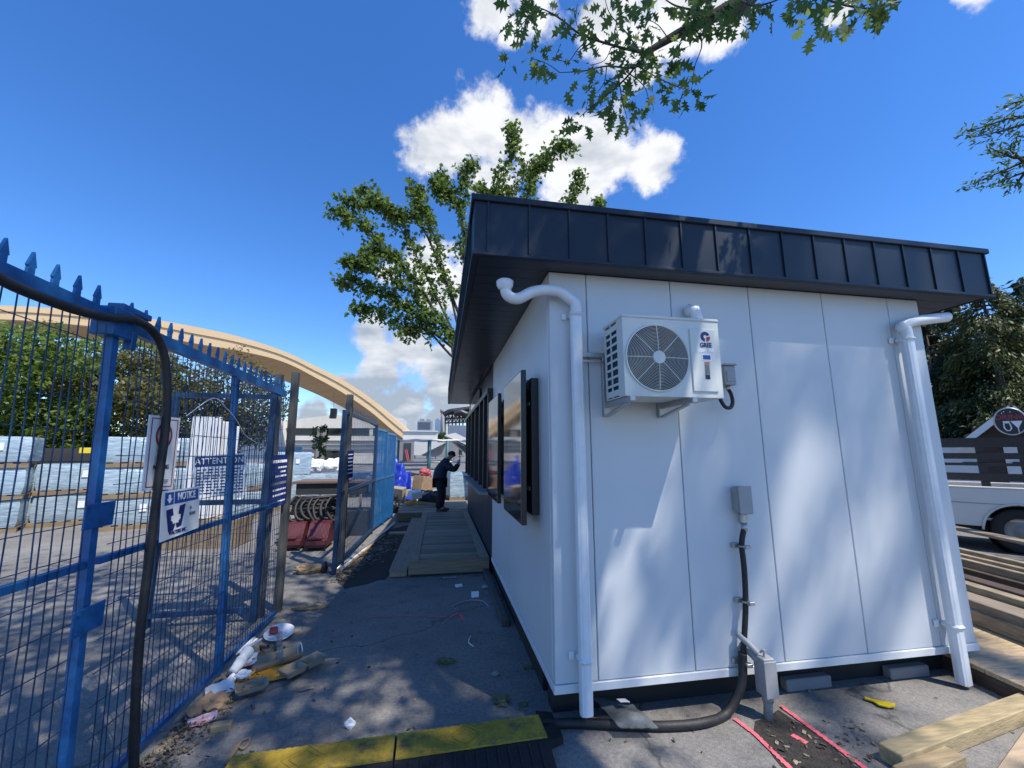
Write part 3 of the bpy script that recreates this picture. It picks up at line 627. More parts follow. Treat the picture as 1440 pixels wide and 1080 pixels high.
# generic straight leaf between two ground points
def leaf2(label, A, Bp, zt, posts, rails, sp=.055, seed=1, rv=.0028, spikes=False, group='blue fence panels along the yard edge', mesh_m=None, frame_m=None, spk=.13, pw=.055):
    A = Vector(A); Bp = Vector(Bp); d = (Bp-A); Ln = d.length; d = d.normalized(); nn = Vector((d.y, -d.x, 0))
    t = thing('fence_panel', label, 'fence', (A+Bp)/2, group)
    P = lambda u, z, o=0: A+d*u+nn*o+Vector((0, 0, z))
    for u in posts:
        b = MB(); b.bar(P(u*Ln, .0), P(u*Ln, zt), pw, pw, d); b.build('post', frame_m or M_BLUE, t)
    for z in rails:
        b = MB(); b.bar(P(0, z, .001), P(Ln, z, .001), .045, .05); b.build('rail', frame_m or M_BLUE, t)
    mesh_panel(lambda u, z, o: P(u, z, .012+o), .02, Ln-.02, rails[0]+.02, rails[-1]-.01, sp, .2, rv, .004, seed).build('wire_mesh', mesh_m or M_BLUED, t)
    if spikes:
        u = .05
        while u < Ln:
            c = P(u, zt+.02); b = MB(); w = .026; h = .085
            b.prism([c+d*a+Vector((0, 0, z))-nn*.003 for a, z in ((-w*.8, 0), (w*.8, 0), (w*.7, h*.42), (w, h*.5), (0, h*1.25), (-w, h*.5), (-w*.7, h*.42))], nn*.006); b.build('spike', frame_m or M_BLUE, t); u += spk
    return t
lx = Vector(ony(211, 830, 2.1)).x
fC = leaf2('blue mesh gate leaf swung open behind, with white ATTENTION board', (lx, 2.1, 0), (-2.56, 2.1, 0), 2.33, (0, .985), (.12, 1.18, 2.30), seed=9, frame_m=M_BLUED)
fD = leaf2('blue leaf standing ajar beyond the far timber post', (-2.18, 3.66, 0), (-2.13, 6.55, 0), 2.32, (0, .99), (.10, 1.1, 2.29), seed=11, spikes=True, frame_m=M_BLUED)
y_ = 6.6; M_BLUEB = mat('bright blue paint', (.012, .115, .31), .4, var=.2, scale=8)
for k in range(2):
    leaf2(['blue fence panel, first after the leaf standing ajar', 'blue fence panel, farthest of the receding row beside the tarp'][k], (-2.15+.10*k, y_, 0), (-2.06+.10*k, y_+1.0, 0), 2.25-.05*k, (0, 1), (.10, 1.1, 2.2-.05*k), seed=20+k, sp=.034, rv=.0048, mesh_m=M_BLUEB, frame_m=M_BLUEB)
    y_ += 1.04
# ------------------------------------------------------------------ signs
def quad_sign(name, label, cat, c, m, th=.006, group=None):
    """flat board through four surveyed corners TL,TR,BR,BL; returns thing and a point mapper (u right, v down)"""
    c = [Vector(q) for q in c]; ctr = sum(c, Vector())/4; t = thing(name, label, cat, ctr, group)
    n = (c[1]-c[0]).cross(c[3]-c[0]).normalized()
    if n.dot(CAM-ctr) < 0: n = -n
    b = MB(); b.prism(c, -n*th); b.build('board', m, t)
    P = lambda u, v, o=.001: (c[0]*(1-u)+c[1]*u)*(1-v)+(c[3]*(1-u)+c[2]*u)*v+n*o
    return t, P, n, (c[1]-c[0]).normalized(), (c[0]-c[3]).normalized()
def patch(P, u0, v0, u1, v1, m, t, name, o=.001): 
    b = MB(); b.add([P(u0, v1, o), P(u1, v1, o), P(u1, v0, o), P(u0, v0, o)], [(0, 1, 2, 3)]); return b.build(name, m, t)
def poly(P, pts, m, t, name, o=.0015):
    b = MB(); b.add([P(u, v, o) for u, v in pts], [tuple(range(len(pts)))[::-1]]); return b.build(name, m, t)
off = .055
c = [onf(211, 583, off), onf(254, 588, off), onf(243, 688, off), onf(200, 690, off)]
t, P, n, ux, uy = quad_sign('no_parking_sign', 'white NO PARKING sign with red border on the blue fence', 'sign', c, M_SIGNW)
for q in ((.07, .035, .93, .048), (.07, .952, .93, .965), (.07, .048, .10, .952), (.90, .048, .93, .952)): patch(P, *q, M_SIGNR, t, 'red_border')
b = MB(); cc = P(.5, .27, .002)
asp = (c[1]-c[0]).length/((c[3]-c[0]).length)
ringp = lambda r: [(.5+r*math.cos(2*PI*i/32), .27+r*math.sin(2*PI*i/32)*asp) for i in range(32)]
ro, ri = ringp(.27), ringp(.21); b = MB(); b.add([P(u, v, .0015) for u, v in ro+ri], [(i, 32+i, 32+(i+1) % 32, (i+1) % 32) for i in range(32)]); b.build('prohibition_ring', M_SIGNR, t)
poly(P, [(.33, .16), (.38, .145), (.68, .38), (.63, .395)], M_SIGNR, t, 'prohibition_bar', .002)
Ws = (c[1]-c[0]).length; Hs = (c[3]-c[0]).length
lettering('P', Ws*.42, P(.5, .27, .0012), ux, uy, M_SIGNK, t)
lettering('NO', Hs*.085, P(.5, .58, .001), ux, uy, M_SIGNK, t); lettering('PARKING', Hs*.085, P(.5, .70, .001), ux, uy, M_SIGNK, t, sx=.92)
for k in range(3): patch(P, .56+.03*k, .865+.02*k, .80-.02*k, .875+.02*k, M_SIGNG, t, 'small_print')
c = [onf(229, 691, off), onf(281, 684, off), onf(279, 742, off), onf(225, 763, off)]
t, P, n, ux, uy = quad_sign('notice_sign', 'white NOTICE sign with blue header and W emblem below NO PARKING sign', 'sign', c, M_SIGNW)
Ws = (c[1]-c[0]).length; Hs = (c[3]-c[0]).length
patch(P, .06, .04, .95, .30, M_SIGNB, t, 'header')
patch(P, .275, .04, .29, .30, M_SIGNW, t, 'header_gap', .0016)
poly(P, [(.14, .09), (.20, .09), (.20, .17), (.24, .17), (.17, .27), (.10, .17), (.14, .17)], M_SIGNW, t, 'arrow', .0018)
lettering('NOTICE', Hs*.22, P(.62, .165, .0018), ux, uy, M_SIGNW, t, sx=.80)
poly(P, [(.10, .40), (.26, .38), (.30, .60), (.345, .48), (.40, .60), (.44, .36), (.60, .34), (.50, .80), (.385, .82), (.345, .72), (.30, .84), (.17, .86)], M_SIGNN, t, 'emblem', .0015)
ml = [(0, -.5), (.09, -.32), (.2, -.37), (.16, -.1), (.3, -.22), (.34, -.14), (.5, -.16), (.43, .0), (.5, .05), (.26, .22), (.3, .32), (.03, .28), (.03, .5)]
ml = ml+[(-x, y) for x, y in ml[::-1]]
poly(P, [(.345+x*.26, .60+y*.36) for x, y in ml], M_SIGNW, t, 'maple_leaf', .0025)
lettering('STAFF', Hs*.10, P(.80, .60, .001), ux, uy, M_SIGNG, t, sx=.85); lettering('8', Hs*.10, P(.74, .46, .001), ux, uy, M_SIGNG, t)
lettering('WALTERS INC.', Hs*.105, P(.42, .90, .001), ux, uy+ux*-.0, M_SIGNN, t, sx=.88)
# attention board on the open leaf
Y2 = 2.06
c = [ony(272, 641, Y2), ony(346, 637, Y2), ony(346, 696, Y2), ony(272, 700, Y2)]
t, P, n, ux, uy = quad_sign('attention_board', 'white ATTENTION board with blue header hung on the open gate leaf', 'sign', c, M_SIGNW)
patch(P, .03, .03, .97, .28, M_SIGNN, t, 'header'); lettering('ATTENTION', (c[3]-c[0]).length*.21, P(.5, .155, .002), ux, uy, M_SIGNW, t, sx=.92)
r_ = random.Random(4)
def printlines(P, t, v0, v1, nl, m, h, u0=.1, u1=.9, right=False):
    for k in range(nl):
        v = v0+(v1-v0)*k/max(1, nl-1); u = u0 if not right else u1-r_.uniform(.35, u1-u0); b = MB()
        while u < u1-.04:
            wl = r_.uniform(.06, .16); e_ = min(u+wl, u1); b.add([P(u, v+h, .0015), P(e_, v+h, .0015), P(e_, v, .0015), P(u, v, .0015)], [(0, 1, 2, 3)]); u = e_+.03
        b.build('printed_line', m, t)
printlines(P, t, .34, .90, 9, M_SIGNN, .03, .06, .94)
# navy notice boards on timber posts
c = [onf(383, 640, .02), onf(405, 639, .02), onf(402, 708, .02), onf(377, 717, .02)]
c = [ony(383, 640, 2.14), ony(405, 639, 2.28), ony(402, 708, 2.28), ony(377, 717, 2.14)]
t, P, n, ux, uy = quad_sign('navy_notice_board', 'tall navy board with white lines fixed to gate timber posts', 'sign', c, M_SIGNN, group=None)
patch(P, .08, .10, .95, .155, M_SIGNW, t, 'printed_line'); printlines(P, t, .23, .40, 3, M_SIGNW, .035, .1, .94, True); patch(P, .08, .53, .95, .58, M_SIGNG, t, 'printed_line'); printlines(P, t, .66, .76, 2, M_SIGNW, .035, .1, .94, True); patch(P, .5, .89, .92, .92, M_SIGNW, t, 'printed_line')
c = [ony(489, 634, 3.86), ony(497.5, 633.5, 3.98), ony(496, 671, 3.98), ony(487.5, 673, 3.86)]
t, P, n, ux, uy = quad_sign('navy_notice_board', 'small navy board with white lines on the far timber post', 'sign', c, M_SIGNN)
printlines(P, t, .12, .8, 6, M_SIGNW, .04)
# ------------------------------------------------------------------ black hose draped over the fence
HP = [(-120, 300), (-60, 352), (0, 392), (50, 415), (105, 435), (150, 446), (185, 449), (212, 463), (229, 492), (235, 540), (233, 600), (226, 655), (217, 725), (210, 785), (198, 880), (192, 960), (189, 1040), (188, 1085)]
pts = [onf(x, y, .085) for x, y in HP]; pts[-1].z = max(pts[-1].z, .03)
last = pts[-1]; pts += [last+Vector((.0, -.01, -max(0, last.z-.04))), Vector((last.x+.03, last.y-.12, .03)), Vector((last.x-.02, last.y-.5, .03))]
b = MB(); b.tube(smooth(pts, 5), .0225, 12); o = b.build('hose', M_HOSE, org=pts[10]); tag(o, 'thick black hose draped along fence top and hanging down to the ground', 'hose')
# thin white cord across the mesh
b = MB(); b.tube(smooth([onf(*q, .05) for q in ((262, 585), (300, 560), (318, 574), (332, 590), (345, 612), (360, 622))]), .003, 5); b.build('cord', M_PAPER, fB)
# ------------------------------------------------------------------ deck and step
Dk = thing('wooden_deck', 'low weathered board walkway alongside the kiosk with side step', 'deck', (-.57, 3.35, 0))
b = MB(); y = 3.40; DZ = .22
while y < 7.88:
    b.bbox((-1.0, y, DZ-.03), (-.16, y+.132, DZ), .006); y += .145
b.build('deck_boards', M_WDECK, Dk)
b = MB(); b.bbox((-1.14, 3.36, DZ-.03), (-1.004, 7.9, DZ+.001), .004); b.bbox((-.156, 3.36, DZ-.03), (-.02, 7.9, DZ+.001), .004); b.build('edge_board', M_WDECKY, Dk)
b = MB(); b.bbox((-1.14, 3.33, .03), (-.02, 3.358, DZ-.002), .003); b.box((-1.13, 3.4, .0), (-1.11, 7.9, DZ-.04)); b.build('fascia_board', M_WDECK, Dk)
b = MB(); b.bbox((-1.395, 3.34, .075), (-1.155, 7.88, .105), .004); b.bbox((-1.385, 3.355, 0.01), (-1.16, 3.375, .073), .003); b.bbox((-1.39, 3.38, .0), (-1.365, 7.8, .073), .003); b.build('step', M_WDECKY, Dk)
b = MB(); y = 7.92
while y < 10.3:
    b.bbox((-1.76, y, DZ-.03), (.06, y+.136, DZ-.001), .004); y += .142
b.box((-1.75, 7.92, .02), (-1.15, 7.95, DZ-.035)); b.box((-1.75, 7.96, .02), (-1.72, 10.3, DZ-.035)); b.build('landing', M_WDECK, Dk)
# timber strip leaning on the kiosk base
a = Vector(gp(702, 818)); c_ = Vector(gp(735, 880)); b = MB(); b.bbox((-.105, c_.y, 0), (-.03, a.y+.5, .07), .004); tag(b.build('timber_strip', M_WOLD, org=(-.06, 2, 0)), 'dark timber strip on the ground along kiosk side wall', 'timber')
# ------------------------------------------------------------------ yellow cable protector
ZR = .075
def ramp(label, A, Bp, wd, group='yellow cable protectors on the asphalt', end=False):
    A = Vector(A); Bp = Vector(Bp); A.z = Bp.z = 0; d = (Bp-A).normalized(); nn = Vector((-d.y, d.x, 0)); Ln = (Bp-A).length
    t = thing('cable_protector', label, 'cable ramp', (A+Bp)/2, group)
    P = lambda u, v, z: A+d*u+nn*v+Vector((0, 0, z))
    b = MB(); s_ = .17   # sloping rubber sides
    prof = [(-wd/2-s_, .004), (-wd/2-s_, .018), (-wd/2-.002, ZR-.012), (wd/2+.002, ZR-.012), (wd/2+s_*.45, .018), (wd/2+s_*.45, .004)]
    k = len(prof); vs = [P(0, v, z) for v, z in prof]+[P(Ln, v, z) for v, z in prof]
    b.add(vs, [(i, (i+1) % k, k+(i+1) % k, k+i)[::-1] for i in range(k)]+[tuple(range(k)), tuple(range(2*k-1, k-1, -1))])
    u = .02
    while u < Ln-.03:   # ribs on the slopes
        for v0, z0, v1, z1 in ((-wd/2-s_*.92, .024, -wd/2-.02, ZR-.010),): b.bar(P(u, v0, z0), P(u, v1, z1), .012, .006)
        u += .06
    b.build('rubber_base', M_RUB, t)
    if end:
        b = MB()
        for v in (-wd*.52, wd*.12): b.add([P(Ln+.001, v, .004), P(Ln+.10, v+.03, .004), P(Ln+.10, v+.13, .004), P(Ln+.001, v+.16, .004), P(Ln+.001, v, .05), P(Ln+.10, v+.03, .045), P(Ln+.10, v+.13, .045), P(Ln+.001, v+.16, .05)], [(0,3,2,1),(4,5,6,7),(0,1,5,4),(1,2,6,5),(2,3,7,6),(3,0,4,7)])
        b.build('connector', M_RUB, t)
    b = MB(); n = 26; 
    vs = []; top = []
    # lid with a toothed rear edge
    q = [(.004, -wd/2), (Ln-.004, -wd/2), (Ln-.004, wd/2)]
    x = Ln-.004
    while x > .05: q += [(x-.028, wd/2), (x-.028, wd/2-.006), (x-.04, wd/2-.006), (x-.04, wd/2)]; x -= .04
    q += [(.004, wd/2)]
    b.prism([P(u, v, ZR-.010) for u, v in q], (0, 0, .010)); lid = b.build('lid', M_YEL, t)
    b = MB()
    u = .03
    while u < Ln-.03:     # fine tread on the lid
        v = -wd/2+.02
        while v < wd/2-.02:
            if not (abs(u-Ln*.45)+abs(v)*1.0 < .13): b.bar(P(u-.009, v-.006, ZR+.001), P(u+.009, v+.006, ZR+.001), .005, .003)
            v += .022
        u += .03
    for rr in (.10, .065):
        c4 = [P(Ln*.45-rr*1.1, 0, ZR+.002), P(Ln*.45, -rr, ZR+.002), P(Ln*.45+rr*1.1, 0, ZR+.002), P(Ln*.45, rr, ZR+.002)]
        for i in range(4): b.bar(c4[i], c4[(i+1) % 4], .012, .004)
    b.build('tread', M_YEL, lid); return t
r0 = gp(764, 1019, ZR); r1 = gp(556, 1048, ZR); r0.z = r1.z = 0; dd = (r1-r0).normalized()
wd = .20
ramp('yellow topped cable protector ending beside the kiosk corner', r1+dd*-.003, r0, wd, end=True)
r2 = r1+dd*(r1-r0).length
ramp('yellow topped cable protector reaching toward the blue fence', r2, r1+dd*.003, wd)
# ------------------------------------------------------------------ litter
def G0(x, y, z=0): return Vector(gp(x, y, z))
def debris(name, label, cat, b, m, c, parts=(), group=None):
    o = b.build(name, m, org=c); tag(o, label, cat, group); return o
c = G0(432, 806); debris('cardboard_bag', 'crumpled tan cardboard bag lying below the opening of gate', 'bag', crumple((c.x, c.y, .05), (.17, .10, .075), 3, 3, .5), M_CARD, c)
c = G0(453, 806); debris('paper_roll', 'small dark crumpled bag next to the tan cardboard bag', 'bag', crumple((c.x+.02, c.y+.02, .06), (.05, .06, .08), 5, 2, .4), M_DKIN, c)
c = G0(436, 855); b = MB(); N_ = 28; b.prism([(c.x+.19*math.cos(2*PI*i/N_)*(1+.06*math.sin(3*i)), c.y+.075*math.sin(2*PI*i/N_), .006) for i in range(N_)], (0, 0, .014)); debris('cardboard_oval', 'flat oval piece of tan cardboard near the timber posts', 'cardboard', b, M_CARD, c)
c = G0(392, 897); pl = thing('paper_plate', 'white paper plate with a red packet resting on it', 'plate', c)
b = MB(); b.lathe([(.001, 0), (.085, .0), (.125, .022), (.128, .024), (.124, .027), (.085, .005), (.001, .004)], (c.x, c.y, .03), 32, (.05, -.22, 1)); b.build('plate', M_PAPER, pl)
c2 = G0(384, 897); b = MB(); b.bbox((c2.x-.035, c2.y-.045, .05), (c2.x+.035, c2.y+.035, .085), .012); b.rot((c2.x, c2.y, .06), (.3, .1, .4)); debris('red_packet', 'small dark red packet lying on the white plate', 'packet', b, M_REDP, c2)
a = G0(391, 905); e = G0(394, 943); b = MB(); m_ = (a+e)/2; b = sheet((m_.x, m_.y, .075), Vector((.045, .01, .01)), (a-e)*1.0+Vector((0, 0, .03)), 4, .02, .003, 8); debris('plastic_strip', 'crinkled clear white plastic strip hanging off the plate', 'plastic strip', b, M_BAG, m_)
a = G0(356, 947); e = G0(421, 926); b = MB(); d = (e-a).normalized(); nn = Vector((-d.y, d.x, 0)); L_ = (e-a).length
b.grid(lambda u, v: a+d*(L_*u)+nn*(.075*math.cos(PI*v))+Vector((0, 0, .008+.07*(1-math.sin(PI*v)))), 10, 10); b.grid(lambda u, v: a+d*(L_*(1-u))+nn*(.081*math.cos(PI*v))+Vector((0, 0, .002+.076*(1-math.sin(PI*v)))), 10, 10); debris('kraft_trough', 'long curved kraft food tray lying behind the yellow sheet', 'food tray', b, M_KRAFT, a)
b = MB(); b.ring((e.x, e.y, .06), d, .06, .004, 24, 6); debris('wire_ring', 'thin pale ring at the end of the long kraft tray', 'ring', b, M_PAPER, e)
# white cups, cutlery and paper by the fence post
c = G0(326, 957); ax = (G0(345, 940)-c).normalized(); b = MB()
b.lathe([(.001, 0), (.03, 0), (.042, .10), (.045, .10), (.045, .106), (.039, .104), (.028, .004)], c+Vector((0, 0, .06)), 24, ax+Vector((0, 0, .25))); debris('paper_cup', 'white paper cup lying at foot of the middle fence post', 'cup', b, M_PAPER, c)
c_ = c+ax*.09; b = MB(); b.lathe([(.001, 0), (.032, 0), (.044, .10), (.047, .10), (.047, .106), (.04, .104), (.03, .004)], c_+Vector((0, 0, .085)), 24, ax+Vector((0, 0, .35))); debris('paper_cup', 'second white paper cup nested ahead of the first', 'cup', b, M_PAPER, c_)
for i, (x0, y0, x1, y1) in enumerate(((330, 930, 357, 908), (334, 932, 360, 914), (338, 935, 366, 918))):
    a = G0(x0, y0); e = G0(x1, y1); b = MB(); b.bar(a+Vector((0, 0, .05+.02*i)), e+Vector((0, 0, .07+.02*i)), .022, .006); debris('paper_stick', ['white flat stick in the litter heap, topmost of three', 'white flat stick in the litter heap, middle of three', 'white flat stick in the litter heap, lowest of three'][i], 'stick', b, M_PAPER, a, group='white sticks in the litter heap')
c = G0(352, 930); debris('napkin', 'crumpled brown and grey napkin among the white sticks', 'napkin', crumple((c.x, c.y, .05), (.07, .06, .05), 8, 3, .5), M_KRAFT, c)
c = G0(348, 941); debris('paper_scrap', 'torn white paper scrap folded up beside the cups', 'paper', sheet((c.x, c.y, .05), (.12, .03, .05), (-.03, .09, .03), 2, .03), M_PAPER, c)
c = G0(374, 955); debris('yellow_sheet', 'orange yellow foam sheet under the food trays', 'sheet', sheet((c.x, c.y+.02, .012), (.40, .16, 0), (-.09, .20, 0), 6, .02), M_ORANGE, c)
a = G0(334, 950); e = G0(360, 940); b = MB(); b.bar(a+Vector((0, 0, .05)), e+Vector((0, 0, .06)), .012, .012)
debris('striped_straw', 'thin straw crossing the top edge of the yellow sheet', 'straw', b, mat('candy stripe', (.7, .7, .7), .5, scale=1, stretch=(1, 1, 1), col2=(.6, .02, .04)), a)
def traybox(name, label, c, sx, sy, h, rz, lid=True, m=M_KRAFT, fill=None):
    t = thing(name, label, 'food box', c); M = Matrix.Rotation(rz, 3, 'Z'); C = lambda x, y, z: c+M @ Vector((x, y, z))
    def tray(ox, rise, nm):
        b = MB(); o_ = [(-sx, -sy), (sx, -sy), (sx, sy), (-sx, sy)]; k = .72
        pts = [C(ox+x*k, y*k, .004+rise*0) for x, y in o_]+[C(ox+x, y, h) for x, y in o_]+[C(ox+x*.94, y*.94, h) for x, y in o_]+[C(ox+x*k*.96, y*k*.96, .010) for x, y in o_]
        fs = [(3, 2, 1, 0), (12, 13, 14, 15)]
        for i in range(4):
            j = (i+1) % 4; fs += [(i, j, 4+j, 4+i), (4+i, 4+j, 8+j, 8+i), (8+i, 8+j, 12+j, 12+i)]
        b.add(pts, fs); return b.build(nm, m, t)
    tray(0, 0, 'tray')
    if lid: tray(sx*1.95, 0, 'tray_lid')
    if fill:
        b = crumple(C(0, 0, h*.5), (sx*.6, sy*.6, h*.5), 4, 3, .4); b.build('contents', fill, t)
    return t
traybox('food_box', 'open kraft clamshell box lying empty on end of yellow sheet', G0(411, 948, .035), .085, .07, .05, R(50))
traybox('food_box', 'open kraft box with dark contents in front of yellow sheet', G0(353, 971, .03), .10, .062, .04, R(28), False, M_KRAFT, M_CARD)
c = G0(340, 962); debris('napkin', 'white crumpled napkin in the kraft box by the fence', 'napkin', crumple((c.x, c.y, .065), (.05, .04, .025), 12, 3, .5), M_PAPER, c)
for i, (x, y, s_, rz, lab) in enumerate(((309, 974, .17, .5, 'large white paper sheet beside the fence bottom rail'), (325, 962, .09, 1.2, 'narrow white paper slip by the middle fence post'), (300, 983, .07, .2, 'small white paper scrap below the large sheet'))):
    c = G0(x, y); debris('paper_sheet', lab, 'paper', sheet((c.x, c.y, .02), (s_*math.cos(rz), s_*math.sin(rz), .02), (-s_*.8*math.sin(rz), s_*.8*math.cos(rz), .03), 3+i, .02), M_PAPER, c)
c = G0(290, 1000); debris('cardboard_scrap', 'torn brown cardboard scrap curled against fence bottom rail', 'cardboard', sheet((c.x-.02, c.y, .02), (.06, .18, .02), (-.09, .03, .06), 9, .05), M_CARD, c)
c = G0(303, 995); debris('cardboard_scrap', 'crushed brown paper lump near the pink wrapper', 'cardboard', crumple((c.x, c.y, .03), (.07, .08, .04), 15, 3, .5), M_CARD, c)
c = G0(284, 1017); debris('wrapper', 'pink and white wrapper on the ground by fence', 'wrapper', sheet((c.x, c.y, .015), (.14, .06, .01), (-.02, .05, .03), 5, .02), mat('pink wrapper', (.62, .55, .56), .4, scale=7, col2=(.55, .05, .16)), c)
c = G0(311, 1027); b = MB(); b.bbox((c.x-.055, c.y-.025, 0), (c.x+.055, c.y+.03, .04), .004); b.rot(c, (0, 0, .15)); debris('wood_block', 'small sawn wood block on the asphalt near fence', 'wood block', b, M_WNEW, c)
a = G0(318, 1078); e = G0(338, 1046); b = MB(); b.bar(a+Vector((0, 0, .012)), e+Vector((0, 0, .014)), .022, .01); b.tube(smooth([e+Vector((0, 0, .01)), G0(344, 1040, .012), G0(351, 1038, .012), G0(349, 1046, .012), G0(341, 1053, .012), e+Vector((-.01, -.02, .01))]), .005, 6); debris('wood_stick', 'brown stick with a loop beside the cable protector end', 'stick', b, M_CARD, a)
# small pieces on the shaded asphalt
c = G0(492, 1023); debris('tissue', 'small crumpled white tissue in front of the cable protector', 'tissue', crumple((c.x, c.y, .02), (.035, .02, .028), 21, 2, .7), M_PAPER, c)
c = G0(627, 932); debris('leaf_clump', 'dark green clump of fallen leaves, middle of the asphalt', 'leaves', crumple((c.x, c.y, .012), (.075, .035, .02), 22, 3, .8), M_LEAFC, c)
c = G0(705, 988); debris('leaf_clump', 'green clump of fallen leaves behind the cable protector', 'leaves', crumple((c.x, c.y, .012), (.055, .055, .018), 23, 3, .8), M_LEAFC, c)
c = G0(735, 992); debris('leaf_clump', 'small pale leaf scrap beside the green clump', 'leaves', crumple((c.x, c.y, .008), (.035, .02, .01), 24, 2, .8), M_LEAFC, c)
c = G0(668, 840); debris('plastic_wedge', 'small white triangular plastic cap on dark asphalt', 'plastic', sheet((c.x, c.y, .03), (.09, 0, .0), (0, .06, .05), 25, .01), M_PAPER, c)
b = MB(); b.tube(smooth([G0(637, 853, .006), G0(648, 847, .012), G0(662, 844, .02), G0(678, 845, .02), G0(687, 853, .006)]), .006, 6); debris('plastic_strap', 'grey curved plastic strap around the white triangular cap', 'strap', b, M_GREY, G0(660, 846))
b = MB(); b.tube(smooth([G0(662, 894, .006), G0(659, 903, .012), G0(666, 909, .006)]), .005, 6); debris('plastic_hook', 'thin white curved plastic piece on dark asphalt', 'plastic', b, M_PAPER, G0(662, 903))
c = G0(645, 825); debris('paper_scrap', 'small white paper scrap in front of the deck', 'paper', sheet((c.x, c.y, .01), (.09, .02, .0), (-.01, .05, .02), 26, .02), M_PAPER, c)
c = G0(683, 826); b = MB(); b.lathe([(.001, .012), (.03, .012), (.045, .004), (.047, .0), (.05, .006), (.034, .018), (.001, .018)], c+Vector((0, 0, .004)), 20); debris('cup_lid', 'clear round cup lid near the kiosk base', 'lid', b, M_GREY, c)
c = G0(702, 852); debris('paper_scrap', 'grey crumpled paper against the dark timber strip', 'paper', crumple((c.x, c.y, .03), (.04, .05, .035), 28, 2, .6), M_GREY, c)
c = G0(632, 813); debris('paper_scrap', 'flat newspaper strip at the front of the deck', 'paper', sheet((c.x, c.y, .006), (.19, .0, 0), (0, .06, 0), 29, .008), M_GREY, c)
for i, (x, y, s_) in enumerate(((583, 882, .02), (600, 879, .016), (629, 880, .018), (576, 906, .03), (598, 903, .03), (632, 903, .02))):
    pass
c = G0(697, 950); debris('pebble', 'small pale stone on asphalt near kiosk side', 'stone', crumple((c.x, c.y, .012), (.03, .022, .018), 31, 2, .3), M_CONCD, c)
c = G0(744, 940); debris('leaf_scrap', 'grey green leaf scrap close to the kiosk side wall', 'leaves', crumple((c.x, c.y, .008), (.05, .022, .012), 32, 2, .7), M_LEAFC, c)
c = G0(430, 969); debris('paper_scrap', 'flat grey paper piece in front of kraft clamshell', 'paper', sheet((c.x, c.y, .006), (.10, .03, 0), (-.02, .06, 0), 33, .01), M_KRAFT, c)
# clear plastic bag over the hose
a = G0(878, 1012, .03); debris('plastic_bag', 'clear plastic bag lying over the black hose', 'bag', sheet((a.x, a.y, .062), (.23, -.035, -.01), (-.05, .30, .0), 41, .035, .004, 12), M_BAG, a)
c = a+Vector((.01, .03, .09)); debris('paper_card', 'small white card inside the clear plastic bag', 'card', sheet(c, (.06, -.01, 0), (-.015, .04, 0), 43, .004, .002, 4), M_PAPER, c)
# yellow plastic piece
c = G0(1238, 992); b = MB(); q = [(-.055, .055), (-.035, .075), (-.005, .04), (.06, -.005), (.085, -.03), (.05, -.055), (.0, -.05), (-.035, -.02), (-.03, .02)]
b.prism([(c.x+x, c.y+y, .012) for x, y in q], (0, 0, .008)); debris('yellow_plastic_piece', 'bright yellow spoon shaped plastic piece on the sunlit asphalt', 'plastic', b, M_YELP, c)
# countless chips along the fence foot and over the yard
b = MB(); r_ = random.Random(12)
def chip(x, y, s_, z=0.004):
    a = r_.uniform(0, PI); w_ = s_*r_.uniform(.2, .6); dx, dy = math.cos(a)*s_, math.sin(a)*s_; ex, ey = -math.sin(a)*w_, math.cos(a)*w_; t_ = r_.uniform(.003, .012)
    vs = [(x-dx-ex, y-dy-ey, z), (x+dx-ex, y+dy-ey, z+t_*.4), (x+dx+ex, y+dy+ey, z+t_), (x-dx+ex, y-dy+ey, z+t_*.5)]
    b.add(vs+[(p[0], p[1], p[2]+.003) for p in vs], [(3,2,1,0),(4,5,6,7),(0,1,5,4),(1,2,6,5),(2,3,7,6),(3,0,4,7)])
for k in range(1800):
    y = r_.uniform(-.6, 1.5); chip(-2.33+abs(r_.gauss(0, .12)), y, r_.uniform(.003, .016), r_.uniform(.002, .02))
for k in range(260): chip(r_.uniform(-2.3, 3.2), r_.uniform(-.9, 3.2), r_.uniform(.004, .014))
for k in range(90):
    c = G0(r_.uniform(1080, 1230), r_.uniform(1015, 1085)); chip(c.x, c.y, r_.uniform(.004, .016))
for k in range(420):
    t_ = r_.random(); c = G0(470+90*t_+r_.gauss(0, 8), 812-55*t_+r_.gauss(0, 6)); chip(c.x, c.y, r_.uniform(.01, .05))
tag(b.build('wood_chips', M_CHIP), kind='stuff')
# ------------------------------------------------------------------ lumber on the right
u_ = Vector((math.sin(R(12)), math.cos(R(12)), 0)); up7 = Vector((math.sin(R(7.2)), math.cos(R(7.2)), 0)); u21 = Vector((math.sin(R(20)), math.cos(R(20)), 0)); v_ = Vector((u_.y, -u_.x, 0))
def plank(name, label, P0, L0, L1, wd, z0, z1, m, group='planks stacked right of the kiosk', cat='plank', d=u_, jit=0):
    P0 = Vector((P0[0], P0[1], 0)); nn = Vector((d.y, -d.x, 0)); b = MB()
    b.bbox((-wd/2, 0, z0), (wd/2, L1-L0, z1), .005); A = P0+d*L0; ang = math.atan2(-d.x, d.y)+jit
    b.v = [tuple(A+Matrix.Rotation(ang, 3, 'Z') @ Vector(q)) for q in b.v]
    o = b.build(name, m, org=A); tag(o, label, cat, group); return o
